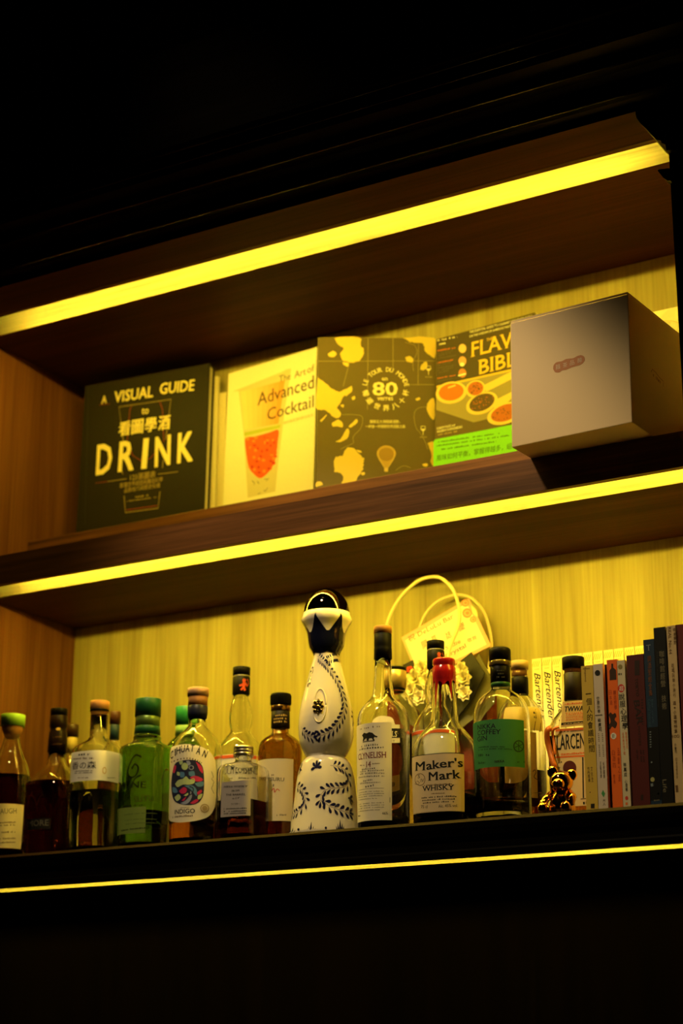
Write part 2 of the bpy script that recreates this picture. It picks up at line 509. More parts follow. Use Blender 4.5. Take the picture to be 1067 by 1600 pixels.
# cornice: stepped mouldings running along the top
cz = lambda y, Y: float(P(600, y, Y)[2])
CO_ = SHIFT-.103                                                       # the mouldings stand forward of the soffit
mould = ((-.072, 283), (-.074, 272), (-.088, 262), (-.10, 257), (-.104, 250), (-.104, 243), (-.112, 232), (-.128, 218), (-.146, 209), (-.150, 203), (-.150, 196), (-.166, 184),
         (-.182, 172), (-.186, 160), (-.190, 155), (-.190, 148), (-.197, 139), (-.200, 133))
pts = [(SHIFT-.1745, ZTOP-.002)]+[(y+CO_, cz(q, y+CO_)) for y, q in mould]+[(-.22+CO_, cz(126, -.22+CO_)), (-.36, 1.19), (-.50, 1.285), (-.53, 1.30), (-.53, 1.47), (D, 1.47), (D, CTOP+.001), (SHIFT-.06, CTOP+.001), (SHIFT-.0605, ZTOP+.021), (SHIFT-.1745, ZTOP+.021)]
M_BEAD = mat('polished dark bead', (.012, .006, .003), .2, spec=.4)
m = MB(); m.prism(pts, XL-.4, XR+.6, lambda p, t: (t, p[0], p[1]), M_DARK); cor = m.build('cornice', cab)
for y, Y, r in ((251, -.105, .0045), (203, -.151, .0045), (157, -.191, .0025), (134, -.201, .0045)):
    Y += CO_; m = MB(); zc = cz(y, Y); m.tube([(XL-.4, Y+.001, zc), (XR+.6, Y+.001, zc)], r, M_BEAD, 14); m.build('bead', cor)
# right hand pilaster with its moulded capital
PY = SHIFT-.15
px_ = lambda x, y: (float(P(x, y, PY)[0]), float(P(x, y, PY)[2]))
m = MB(); x0 = float(P(1050, 330, PY)[0]); m.box((x0, PY, 0.), (XR+.5, SHIFT-.0605, ZTOP), M_DARK)
cap = [px_(*p) for p in ((1000, 172), (1000, 175), (997, 181), (999, 190), (1006, 199), (1015, 207), (1021, 214), (1030, 224), (1037, 225), (1038, 229), (1044, 231), (1045.5, 240), (1090, 240), (1090, 148))]
pil = m.build('pilaster', cab)
m = MB(); m.prism(cap, PY-.012, SHIFT-.0605, lambda p, t: (p[0], t, p[1]), M_DARK); m.build('capital', pil)
ring = [px_(*p) for p in ((1050, 268), (1034, 270), (1032, 272), (1036, 277), (1041, 283), (1047, 287), (1052, 287))]
m = MB(); m.prism(ring, PY-.012, SHIFT-.0605, lambda p, t: (p[0], t, p[1]), M_DARK); m.build('neck_moulding', pil)

# ------------------------------------------------------------------ bottles


class Bottle:
    def __init__(s, name, label, ax, ay, Y, prof, base_hw, n=2, phi=-90., glassmat=CLEAR, group=None, cat='bottle', ybase=None):
        s.X = float(P(ax, ay, Y)[0]); s.Y = Y; s.sc = proj((s.X, Y, .15))[2]/F; s.n = n; s.phi = phi
        s.root = thing(name, label, cat, (s.X, Y, 0), group); s.gm = glassmat
        q = 1.
        if n > 2:
            e = n/(n-1); t = math.radians(28+(phi+90)); q = (abs(math.cos(t))**e+abs(math.sin(t))**e)**(1/e)
        s.rmax = max(h for _, h in prof)*s.sc; s.rmin = min(h for _, h in prof)*s.sc; s.k = q
        s.prof = [q_ for q_ in [(s.z(y, h*s.sc), s.body(h)) for y, h in prof] if q_[0] > .014]
        s.prof += [(.006, base_hw*s.sc/q), (.0, (base_hw-3)*s.sc/q)]
        s.surf = Rev(s.X, Y, s.prof, s.shape, phi)

    def body(s, h):
        r = h*s.sc
        if s.n > 2:
            f = min(1, max(0, (r-s.rmin*1.15)/(s.rmax*.9-s.rmin*1.15))); return r/(1+(s.k-1)*f)
        return r

    def shape(s, r):
        if s.n <= 2: return 2
        a, b = s.rmin*1.15, s.rmax/s.k*.92; f = min(1, max(0, (r-a)/(b-a))); return 2+(s.n-2)*f

    def z(s, y, r=0.):
        a = P(proj((s.X, s.Y, .15))[0], y, s.Y-r*.8)[2]
        for _ in range(3):
            p = proj((s.X, s.Y-r*.8, a)); a += (p[1]-y)*s.sc*1.0
        return float(a)

    def glass(s, liquid=None, level=None, wall=.0028, seg=56, name='glass_body'):
        out = sorted(s.prof, reverse=True); m = MB()
        inn = [(z, max(r-wall, .003)) for z, r in out if z > .012]+[(.013, max(out[-2][1]-wall*1.6, .003))]
        seq = out + [(z, r) for z, r in reversed(inn)]
        # outer from top to bottom, floor, then the hollow from its floor to the mouth
        rings = out; v = MB(); ph = math.radians(s.phi)
        v.lathe(s.X, s.Y, rings, s.gm, seg, False, s.shape, phi=0); v.lathe(s.X, s.Y, inn, s.gm, seg, False, s.shape)
        no, ni = len(rings), len(inn)
        v.F.append([(no-1)*seg+k for k in range(seg)][::-1]); v.I.append(0); v.sm.append(False)
        v.F.append([no*seg+(ni-1)*seg+k for k in range(seg)]); v.I.append(0); v.sm.append(False)
        for k in range(seg):
            a, b = k, (k+1) % seg; v.F.append([a, b, no*seg+b, no*seg+a]); v.I.append(0); v.sm.append(True)
        o = v.build(name, s.root)
        if liquid:
            zl = s.z(level, s.rmax*.5); pl = sorted([(z, r) for z, r in inn if z < zl-.001]+[(zl, float(np.interp(zl, [a for a, b in sorted(inn)], [b for a, b in sorted(inn)])))])
            w = MB(); w.lathe(s.X, s.Y, [(z, r+.0003) for z, r in pl], liquid, seg, True, s.shape); w.build('liquid', s.root)
        return o

    def solid(s, name, pts, material, seg=40, parent=None, n=None, bevel=.0008):
        """turned piece given by (pixel y, half width) from the top down"""
        q = [(s.z(y, h*s.sc), h*s.sc) for y, h in pts]
        if bevel: q = [(q[0][0], q[0][1]-bevel), (q[0][0]-bevel, q[0][1])]+q[1:]
        m = MB(); m.lathe(s.X, s.Y, q, material, seg); return m.build(name, parent or s.root)

    def label(s, name, x0, x1, y0, y1, material, off=.0004, a0=None, a1=None):
        """paper between pixel columns (or angles from its middle, in degrees) and pixel rows; returns the mesh builder"""
        ym = (y0+y1)/2; u0 = s.surf.inv(x0, ym)[0] if a0 is None else math.radians(a0)*s.surf.ref
        u1 = s.surf.inv(x1, ym)[0] if a1 is None else math.radians(a1)*s.surf.ref
        m = MB(); sheet(m, s.surf, u0, u1, s.z(y1, s.rmax), s.z(y0, s.rmax), material, off, 24, 8); m.nm = name; return m


# --- lime capped bottle at the far left
b = Bottle('whisky_bottle', 'lime green capped whisky bottle cut off by the left edge of the photo', 14, 1230, .056,
           [(1139, 12), (1150, 12), (1165, 15.5), (1180, 21), (1190, 26.5), (1200, 30), (1212, 32.5), (1225, 33.5), (1300, 32.5)], 31)
b.glass(NEARBLACK, 1211)
b.solid('cap', [(1115, 19.5), (1133, 19)], mat('lime green cap', (.33, .62, .08), .4))
b.solid('cork', [(1133, 16.5), (1139, 16), (1153, 9)], CORK)
m = b.label('label', 0, 35, 1257, 1326, CREAM, a0=-60)
text(m, b.surf, 'AUGH', (0, 1272), (26, 1271), 8, GREYINK, serif=True)
for k, y in enumerate((1287, 1291, 1302, 1312, 1318)): fine(m, b.surf, (0, y), (24, y-1), 2.4, BROWNINK, k)
m.build('label', b.root)

# --- stag plate bottle with black capsule
b = Bottle('whisky_bottle', 'dark round-shouldered whisky bottle with black capsule and small plate, second from left', 86, 1240, .143,
           [(1174, 14), (1188, 14.5), (1195, 18), (1203, 27), (1212, 37), (1221, 44), (1231, 47), (1246, 47.5), (1290, 44)], 42)
b.glass(NEARBLACK, 1222)
b.solid('stopper', [(1106, 13.6), (1117, 13.2)], BLACK)
c = b.solid('capsule', [(1117.5, 14), (1134, 14), (1137, 12.6), (1141, 12.8), (1144, 14), (1155, 15), (1174, 15.6)], mat('dark brown capsule', (.010, .004, .003), .35, spec=.15))
m = MB(); sf = Rev(b.X, b.Y, [(b.z(1174, .015), 15.6*b.sc), (b.z(1150, .015), 14.6*b.sc)]); ellipse(m, sf, (91, 1139), 3.5, 2.2, GOLDINK, .0012); fine(m, sf, (83, 1153), (96, 1152), 2, BROWNINK, 3); fine(m, sf, (81, 1164), (96, 1163), 1.6, BROWNINK, 4); m.build('capsule_print', c)
m = b.label('name_plate', 40, 79, 1280, 1297, mat('dark pewter plate', (.05, .045, .04), .35, .6), off=.001)
text(m, b.surf, 'DALMORE', (36, 1295), (76, 1290), 9, mat('pale pewter', (.22, .2, .17), .4), serif=True, off=.0016)
m.build('name_plate', b.root)
m = MB(); stag = mat('silver stag emblem', (.55, .5, .4), .2, 1.)     # antlered head on the shoulder
for q in ([(54, 1246), (56, 1252), (58, 1258), (60, 1252), (62, 1246)], [(54, 1246), (50, 1242), (46, 1243)], [(50, 1242), (51, 1237)], [(62, 1246), (66, 1242), (70, 1243)], [(66, 1242), (65, 1237)]):
    stroke(m, b.surf, q, 1.6, stag, .0012)
m.build('stag_emblem', b.root)

# --- squarish clear gin bottle, orange wooden stopper
b = Bottle('gin_bottle', 'clear square-shouldered gin bottle with orange wooden stopper and white label', 150, 1240, .085,
           [(1112, 14), (1150, 14), (1155, 17), (1159, 25), (1163, 34), (1168, 38.5), (1180, 40), (1300, 39)], 38, n=3.2)
b.glass(WATERY, 1236)
b.solid('stopper', [(1094, 15.4), (1106, 15.3), (1106.5, 14.6), (1111, 14.6)], WOODCAP)
b.solid('stopper_ring', [(1107, 15), (1110.5, 15)], BLACK); b.solid('cork', [(1112, 12), (1121, 11)], CORK)
m = b.label('label', 0, 0, 1174, 1221, PAPER, a0=-60, a1=112)
m2 = MB(); u0, u1 = math.radians(-60)*b.surf.ref, math.radians(66)*b.surf.ref
fine(m, b.surf, (120, 1181), (140, 1180), 4, INK, 8); fine(m, b.surf, (115, 1187), (146, 1186), 3, BROWNINK, 9)
text(m, b.surf, '香の森', (113, 1202), (150, 1200), 10.5, INK, .004)
for k, y in enumerate((1206, 1209)): fine(m, b.surf, (117, y), (145, y-1), 1.8, INK, k+4)
fine(m, b.surf, (122, 1216), (138, 1216), 1.6, BROWNINK, 5); fine(m, b.surf, (168, 1216), (180, 1216), 1.6, BROWNINK, 6)
ellipse(m, b.surf, (163, 1204), 3.2, 5.5, GOLDINK, .0008); ellipse(m, b.surf, (163, 1204), 2, 4, PAPER, .001)
m.build('label', b.root)
for nm, ax, yt, Y, hw, cm, nk, lb in (('whisky_bottle', 111, 1131, .25, 9.5, mat('dark brown screw cap', (.035, .016, .008), .4), mat('straw neck foil', (.50, .40, .16), .5), 'small bottle with brown cap and straw neck showing behind the dark stag-plate bottle'),
                                      ('spirit_bottle', 178, 1111, .22, 8.6, mat('brown screw cap', (.07, .025, .012), .4), mat('dark blue neck foil', (.015, .04, .07), .4), 'bottle with brown cap and dark blue neck behind the orange-stoppered gin')):
    b = Bottle(nm, lb, ax, yt+60, Y, [(yt+20, hw-2), (yt+46, hw-1.5), (yt+54, hw+3), (yt+66, 20), (yt+80, 23), (yt+150, 23)], 22)
    b.glass(DARKAMBER if ax > 150 else AMBER, yt+100); b.solid('cap', [(yt, hw), (yt+19, hw)], cm); b.solid('neck_foil', [(yt+21, hw-1.2), (yt+44, hw-.8)], nk)

# --- broad green bottle
b = Bottle('gin_bottle', 'broad green glass bottle with tall dark green cap', 227, 1235, .085,
           [(1146, 19), (1150, 22), (1155, 22), (1158, 24), (1161, 33), (1164, 40), (1169, 42), (1250, 41), (1300, 39.5)], 38.5, n=2.6, glassmat=GREENGLASS)
b.glass(WATERY, 1268, wall=.004)
DG = mat('dark green cap', (.012, .085, .03), .4)
b.solid('cap', [(1090, 20.8), (1117, 20.4)], DG); b.solid('cap_band', [(1118, 19.2), (1133, 19.2)], mat('olive metal band', (.16, .26, .06), .35, .5)); b.solid('neck_ring', [(1133.5, 20), (1146, 20.6)], DG)
m = MB(); sb = mat('black enamel', (.004, .006, .004), .3)
stroke(m, b.surf, [(221, 1183), (212, 1180), (204, 1192), (200, 1206), (203, 1214), (212, 1212), (216, 1200), (211, 1194), (206, 1202)], 2.2, sb, .0008, True)
stroke(m, b.surf, [(221, 1211), (212, 1216), (203, 1232), (197, 1248), (194, 1250), (196, 1240), (203, 1226), (206, 1214)], 1.6, sb, .0008, True)
text(m, b.surf, 'VUNE', (187, 1233), (228, 1231), 9.5, sb, .012, off=.0008)
stroke(m, b.surf, [(260, 1201), (256, 1208), (253, 1218), (253, 1227)], 1.4, sb, .0008, True)
text(m, b.surf, 'SUTU', (210, 1254), (240, 1252), 9, mat('olive enamel', (.04, .05, .01), .4), .01, off=.0008)
fine(m, b.surf, (190, 1262), (222, 1260), 3.5, sb, 2); m.build('painted_lettering', b.root)
m = b.label('lower_label', 0, 0, 1262, 1303, mat('translucent green label', (.17, .24, .05), .35), a0=-52, a1=40)
for k, y in enumerate((1274, 1283, 1289)): fine(m, b.surf, (195, y), (245, y-2), 1.6, mat('faded green ink', (.09, .13, .03), .6), k)
fine(m, b.surf, (190, 1299), (252, 1296), 2.5, sb, 12); m.build('lower_label', b.root)
b = Bottle('gin_bottle', 'bright green capped bottle half hidden behind the rum with the colourful label', 287, 1180, .21,
           [(1146, 12), (1150, 14), (1156, 22), (1162, 27), (1180, 28), (1290, 28)], 28, glassmat=GREENGLASS)
b.glass(None); b.solid('cap', [(1103, 15), (1132, 14.5)], mat('bright green cap', (.02, .20, .05), .35)); b.solid('neck_sleeve', [(1133, 14.2), (1148, 14.6)], mat('pale green sleeve', (.24, .45, .10), .4))
m = b.label('label', 0, 0, 1165, 1240, mat('green paper', (.13, .35, .03), .5), a0=-60, a1=80); m.build('label', b.root)

# --- rum with the colourful oval label
b = Bottle('rum_bottle', 'round-shouldered rum bottle with cream label around a colourful wave picture', 306, 1215, .085,
           [(1122, 13.6), (1129, 13.4), (1134, 15), (1139, 20), (1145, 27), (1152, 33.5), (1160, 38), (1170, 40.5), (1180, 41), (1300, 39.5)], 39)
b.glass(AMBER, 1248)
b.solid('stopper', [(1073.5, 17), (1086, 16.8)], mat('pink beige stopper', (.62, .36, .22), .5)); b.solid('cork', [(1086.5, 15.4), (1101, 15.2)], CORK)
b.solid('neck_band', [(1101.5, 15.8), (1113, 15.8), (1121, 14.6)], mat('navy neck band', (.012, .014, .04), .35))
# label outline, rounded at its top and lower right
sf = b.surf; m = MB()
lab = [(262.5, 1180), (268, 1168), (282, 1163.5), (298, 1163), (312, 1166), (324, 1172), (333, 1182), (337, 1196), (337, 1245), (334, 1264), (325, 1276), (308, 1282), (285, 1285), (270, 1284), (265, 1281), (264, 1270)]
blob(m, sf, lab, IVORY, .0005, n=4)
for i, (ch, x, y, r) in enumerate((('C', 268.8, 1185.5, -32), ('I', 274.3, 1181, -22), ('H', 279, 1178, -16), ('U', 286, 1175.5, -9), ('A', 293, 1174.5, -3), ('T', 300, 1174.5, 4), ('Á', 309, 1178.5, 14), ('N', 318, 1183, 26))):
    a = math.radians(r); w = 3.3 if ch not in 'CI' else (2.5 if ch == 'C' else .9)
    text(m, sf, ch, (x-w*math.cos(a), y-w*math.sin(a)), (x+w*math.cos(a), y+w*math.sin(a)), 13.5 if ch == 'Á' else 11, INK, .022)
pts = smoothline([(268, 1191), (282, 1186), (296, 1185), (308, 1188), (316, 1193)], 6)
for k in range(0, len(pts)-2, 2): stroke(m, sf, [tuple(pts[k]), tuple(pts[k]+(pts[k+1]-pts[k])*.8)], 2, BROWNINK, .0008)
navy = mat('navy print', (.012, .014, .05), .6); oval = [(270, 1205), (275, 1192), (290, 1187.5), (305, 1188), (314, 1194), (318, 1206), (318.5, 1235), (314, 1250), (303, 1257), (288, 1257.5), (276, 1254), (270, 1245), (268, 1225)]
blob(m, sf, oval, navy, .0008, n=4)
pk = mat('magenta print', (.50, .02, .10), .6); bl = mat('sky blue print', (.08, .20, .38), .6); pg = mat('pale green print', (.42, .52, .24), .6); dg = mat('teal print', (.02, .10, .06), .6); lv = mat('lavender print', (.25, .28, .45), .6)
for pts, mt in (([(306, 1190), (315, 1198), (317, 1208), (312, 1204)], pk), ([(270, 1206), (273, 1196), (276, 1198), (273, 1208)], pk), ([(280, 1190), (285, 1188.5), (286, 1192), (282, 1195)], pg), ([(291, 1189), (296, 1189), (298, 1194), (294, 1196)], lv),
                ([(282, 1206), (288, 1207), (288, 1214), (282, 1214)], bl), ([(295, 1206), (303, 1205), (304, 1213), (296, 1212)], bl), ([(277, 1206), (281, 1207), (281, 1212), (277, 1211)], pg),
                ([(274, 1225), (279, 1219), (286, 1217), (291, 1213), (296, 1218), (303, 1216), (304, 1223), (296, 1226), (286, 1226), (278, 1230)], pg), ([(297, 1215), (304, 1212), (315, 1216), (316, 1220), (306, 1221)], pk),
                ([(304, 1224), (317, 1221), (317, 1228), (309, 1229)], bl), ([(280, 1236), (287, 1230), (292, 1233), (290, 1239), (284, 1240)], pk), ([(288, 1228), (300, 1227), (307, 1234), (307, 1244), (302, 1238), (296, 1232)], bl),
                ([(282, 1255), (290, 1251), (296, 1244), (298, 1236), (300, 1244), (296, 1253), (289, 1257)], lv), ([(270, 1230), (275, 1231), (278, 1238), (271, 1238)], bl), ([(273, 1246), (279, 1241), (283, 1246), (277, 1252)], pg),
                ([(287, 1243), (294, 1239), (293, 1244)], pg), ([(284, 1251), (291, 1245), (288, 1251)], pk), ([(297, 1255), (306, 1249), (310, 1251), (303, 1256)], pk), ([(308, 1238), (314, 1234), (315, 1238), (309, 1242)], pk), ([(309, 1243), (316, 1240), (314, 1247), (309, 1249)], pg)):
    blob(m, sf, pts, mt, .0011, n=3)
ellipse(m, sf, (289, 1197.5), 5, 5.6, pg, .0012); ellipse(m, sf, (299, 1199.5), 4, 3.6, lv, .0012); ellipse(m, sf, (299, 1199.5), 2.6, 2.4, navy, .0014)
stroke(m, sf, [(292, 1244), (300, 1240), (302, 1232), (296, 1229)], 1.6, navy, .0014, True)
text(m, sf, 'INDIGO', (273, 1272.5), (304.5, 1270.5), 7, INK, .016); fine(m, sf, (270, 1278.5), (301, 1276), 3, BROWNINK, 3); fine(m, sf, (282, 1263), (296, 1262), 1.2, BROWNINK, 6)
ellipse(m, sf, (319.5, 1263), 7, 7, mat('tan seal', (.42, .30, .14), .6), .0008); ellipse(m, sf, (319.5, 1263), 5, 5, IVORY, .001); ellipse(m, sf, (319.5, 1263), 4.2, 4.2, mat('tan seal', (0, 0, 0)), .0012)
stroke(m, sf, [(330, 1205), (333, 1214), (330, 1217), (334, 1222), (330, 1232), (334, 1240)], .8, INK, .0008)
m.build('label', b.root)


def lion_bottle(lab, ax, Y, y0, hw, bh, red):
    """tall whisky with bulbed neck and a red lion on the black capsule"""
    d = y0-1041
    b = Bottle('whisky_bottle', lab, ax, 1170+d, Y, [(1085+d, 11.5), (1090+d, 12.5), (1098+d, 15.2), (1108+d, 17.6), (1119+d, 18.6), (1130+d, 17.8), (1138+d, 16), (1143+d, 16.5), (1149+d, 22), (1157+d, 28.5), (1166+d, 34), (1177+d, bh), (1190+d, bh+.5), (1295, bh)], bh-1)
    b.glass(PALEGOLD, 1245)
    b.solid('stopper', [(1041+d, 14), (1054+d, 13.8)], BLACK); b.solid('stopper_ring', [(1054.3+d, 13.4), (1056+d, 13.4)], mat('steel ring', (.5, .5, .45), .3, 1.))
    c = b.solid('capsule', [(1056.3+d, 14), (1083+d, 14), (1085+d, 12.5)], BLACK)
    sf = Rev(b.X, b.Y, [(0, 14*b.sc), (.5, 14*b.sc)]); m = MB(); lr = mat('red lion print', (.48, .06, .02), .5)
    L = [(0, 0), (3, -3), (2, -7), (4, -10), (8, -9), (9, -6), (7, -4), (10, -2), (11, 3), (8, 2), (7, 6), (9, 10), (5, 12), (4, 8), (1, 11), (-2, 9), (1, 6), (2, 3), (-3, 4), (-4, 1)]
    cx = ax-.5 if red > 1 else ax+2; blob(m, sf, [(cx+p[0]*.8, 1069+d+p[1]*.9) for p in L], lr, .0006, n=2)
    stroke(m, sf, [(cx+8, 1073+d), (cx+11, 1068+d), (cx+9, 1061+d)], 1.2, lr, .0006, True); m.build('lion_emblem', c)
    m = b.label('label', 0, 0, 1180+d+(2 if red > 1 else 0), 1282, PAPER, a0=-75, a1=78); stripe = mat('orange red stripe', (.72, .12, .03), .5)
    sheet(m, b.surf, math.radians(-75)*b.surf.ref, math.radians(78)*b.surf.ref, b.z(1186+d+(2 if red > 1 else 0), b.rmax), b.z(1181+d+(2 if red > 1 else 0), b.rmax), stripe, .0008, 20, 2)
    if red == 1: text(m, b.surf, 'LOCH LOMOND', (345, 1213), (402, 1213), 8, INK, .01, serif=True); fine(m, b.surf, (358, 1222), (398, 1222), 3.5, INK, 7); fine(m, b.surf, (356, 1205), (392, 1205), 2.4, GREYINK, 2)
    else: stroke(m, b.surf, [(651, 1161), (654, 1157), (656, 1162), (659, 1158)], 1.4, INK, .0008, True)
    m.build('label', b.root)


lion_bottle('tall bulb-necked whisky with red lion capsule behind the small square silver-capped bottle', 375, .19, 1041, 14, 36.5, 1)
lion_bottle('red lion capsule whisky standing behind the red wax bottle', 682, .165, 1000, 14.5, 38, 2)

# --- small square bottle, silver screw cap
b = Bottle('whisky_bottle', 'small square half-full whisky bottle with silver screw cap and grey label', 379, 1250, .075,
           [(1178, 13.5), (1188, 13), (1190, 15), (1192, 26), (1194.5, 35), (1199, 39), (1206, 40), (1300, 40)], 39, n=7)
b.glass(DARKAMBER, 1251, wall=.0035)
cp = MB(); q = []
for k, (y, h) in enumerate(((1165, 14.6), (1166.5, 15.4), (1169, 15.4), (1170, 14.6), (1171, 15.4), (1174, 15.4), (1175, 14.6), (1176, 15.6), (1181, 15.6))): q.append((b.z(y, .015), h*b.sc))
cp.lathe(b.X, b.Y, q, mat('brushed silver cap', (.55, .50, .44), .32, 1.), 40); cp.build('screw_cap', b.root)
m = b.label('label', 346.5, 391.5, 1221, 1276, mat('grey lilac label', (.36, .32, .34), .6))
for y, s_, x0, x1 in ((1231, 'NIKKA WHISKY', 350, 387), (1237.5, 'FROM', 362, 374), (1243.5, 'THE BARREL', 353, 384), (1249, 'alc. 51.4°', 363, 374), (1258, 'ウイスキー', 361, 375)): text(m, b.surf, s_, (x0, y), (x1, y-.8), 3, INK, .012, serif=True)
for y in (1265, 1269, 1272.5): fine(m, b.surf, (350, y), (385, y-1), 2.2, INK, y)
m.build('label', b.root)

# --- brown whisky with ribbed black cap
b = Bottle('whisky_bottle', 'amber whisky bottle with ribbed black cap and cream label left of the ceramic bottle', 437, 1220, .15,
           [(1108, 14.5), (1112, 13.4), (1144, 13.6), (1147, 17), (1151, 25), (1156, 31), (1163, 34), (1172, 35), (1300, 34.5)], 34, glassmat=glass('brown tinted glass', (.56, .37, .13)))
b.glass(DARKAMBER, 1254)
m = MB(); q = []
m.lathe(b.X, b.Y, [(b.z(1082.5, .016), 15.2*b.sc), (b.z(1084, .016), 16*b.sc), (b.z(1100, .016), 15.8*b.sc)], BLACK, 64)
for k in range(32):
    t = 2*math.pi*k/32; x, y = b.X+16*b.sc*math.cos(t), b.Y+16*b.sc*math.sin(t); m.box((x-.0006, y-.0006, b.z(1099, .016)), (x+.0006, y+.0006, b.z(1085.5, .016)), BLACK)
m.build('screw_cap', b.root)
b.solid('neck_collar', [(1101, 15.3), (1109, 15.6), (1110, 14.5)], mat('bronze collar', (.20, .11, .03), .25, .9))
c = b.solid('neck_band', [(1110.5, 14.8), (1136, 14.8)], mat('black neck band', (.012, .009, .006), .5)); sf = Rev(b.X, b.Y, [(0, 14.8*b.sc), (.5, 14.8*b.sc)]); m = MB()
for y in (1120, 1125, 1130): fine(m, sf, (428, y), (448, y-.8), 3, GOLDINK, y)
m.build('band_print', c)
m = b.label('label', 0, 457.5, 1187, 1284, CREAM, a0=-62)
text(m, b.surf, 'TAKETSURU', (404, 1222), (444, 1221), 5.5, INK, .004, serif=True); fine(m, b.surf, (422, 1229), (428, 1229), 4, INK, 2)
stroke(m, b.surf, [(424, 1236), (428, 1232), (429, 1238), (433, 1233), (437, 1236)], 1.2, REDINK, .0008, True); fine(m, b.surf, (421, 1213), (428, 1212), 3, BROWNINK, 2); fine(m, b.surf, (432, 1275), (447, 1274.5), 2.6, GREYINK, 3)
m.build('label', b.root)

# ------------------------------------------------------------------ painted ceramic bottle
b = Bottle('ceramic_tequila_bottle', 'white ceramic bottle painted with blue leaf garlands under a black domed stopper', 509, 1210, .105,
           [(1019, 19.6), (1024, 20), (1038, 24.5), (1053, 28.5), (1066, 32.2), (1079, 35.8), (1092, 39), (1105, 41.5), (1118, 43), (1130, 43.5), (1145, 43), (1156, 41.2), (1165, 38), (1173, 34.2), (1179, 31), (1180.5, 29.8), (1181.5, 32), (1185, 36), (1191, 39.5), (1200, 42.3), (1210, 44.5), (1222, 46.3), (1240, 48), (1260, 50.5), (1280, 53.5), (1300, 57)], 57)
CER = mat('white glazed ceramic', (.80, .72, .60), .12, coat=.5); NAVY = mat('cobalt glaze', (.012, .012, .055), .15, coat=.5); VEIN = mat('lilac glaze line', (.42, .34, .36), .3); DNAVY = mat('midnight glaze', (.006, .007, .022), .1, coat=.5)
z = sorted(b.prof, reverse=True); m = MB()
zz = np.linspace(z[0][0], 0.004, 90); zs = [a for a, _ in z][::-1]; rs = [c for _, c in z][::-1]
m.lathe(b.X, b.Y, [(float(a), float(np.interp(a, zs, rs))) for a in zz]+[(0., rs[0])], CER, 72); body = m.build('painted_body', b.root)
sf = b.surf; m = MB()


def leaf(q, ang, L, w=.42):
    p = [(0, 0), (.25, -w*.25), (.6, -w*.5), (.85, -w*.42), (1, -w*.1), (1, w*.1), (.85, w*.42), (.6, w*.5), (.25, w*.25)]
    uvpoly(m, sf, [tuple(q+L*np.array([a*math.cos(ang)-c*math.sin(ang), a*math.sin(ang)+c*math.cos(ang)])) for a, c in p], NAVY, .0005)


def vine(pts, step=9., L=11.5, ends=True):
    q = [sf.inv(*p) for p in smoothline(pts, 10)]; w = .0006
    for i in range(len(q)-1):
        d = q[i+1]-q[i]; d = d/max(np.linalg.norm(d), 1e-9); n = np.array([-d[1], d[0]]); uvpoly(m, sf, [tuple(q[i]-n*w), tuple(q[i+1]-n*w), tuple(q[i+1]+n*w), tuple(q[i]+n*w)], VEIN, .0003)
    acc = step*b.sc*.5; side = 1
    for i in range(1, len(q)):
        d = q[i]-q[i-1]; s_ = np.linalg.norm(d); acc += s_
        if acc >= step*b.sc:
            acc -= step*b.sc; a = math.atan2(d[1], d[0])
            for sd in (1, -1): leaf(q[i]+sd*.0012*np.array([-math.sin(a), math.cos(a)]), a+sd*.72, L*b.sc)
    a = math.atan2(*(q[-1]-q[-2])[::-1]); leaf(q[-1], a, L*b.sc)


vine([(543, 1050), (537, 1036), (526, 1027), (512, 1031)], 9, 10)                 # over the shoulder
vine([(496, 1025), (508, 1037), (519, 1051), (529, 1068), (536, 1088), (538, 1105), (533, 1122), (521, 1139), (507, 1147), (497, 1150)], 9.2, 11)
vine([(471, 1136), (477, 1146), (487, 1151), (494, 1149)], 9, 10)
vine([(492, 1040), (486, 1052), (483, 1066)], 9, 9)
vine([(552, 1105), (551, 1122), (553, 1138), (556, 1150)], 9, 10)
vine([(516, 1196), (530, 1198), (541, 1206), (545, 1218), (540, 1228), (526, 1231), (511, 1233), (503, 1240), (501, 1252)], 9.4, 11)
vine([(503, 1249), (514, 1259), (530, 1265), (545, 1270)], 9.6, 11.5)
vine([(464, 1228), (472, 1234), (477, 1246), (476, 1256), (468, 1266), (456, 1274)], 9, 10)
for c, angs in (((494, 1199), (90, 45, 2, 140, 195)), ((545, 1247), (20, -25, -60)), ((470, 1203), (110, 160, 215))):
    q = sf.inv(*c); ellipse(m, sf, c, 1.8, 1.6, NAVY, .0006)
    for a in angs: leaf(q, math.radians(a), 12*b.sc, .45)
for x, y in ((486.5, 1300), (531, 1296), (455, 1303)):            # blue agaves on the foot
    for dx, h, w in ((-6, 8, 2), (-3.5, 12, 2.2), (0, 19, 2.6), (3.5, 12, 2.2), (6, 8, 2)): poly(m, sf, [(x+dx*.7-w, y+5), (x+dx*.7+w, y+5), (x+dx, y+2-h)], NAVY, .0006)
for x, y in ((466.5, 1296), (509, 1293.5)): ellipse(m, sf, (x, y), 1.8, 2, NAVY, .0006)
m.build('leaf_painting', body)
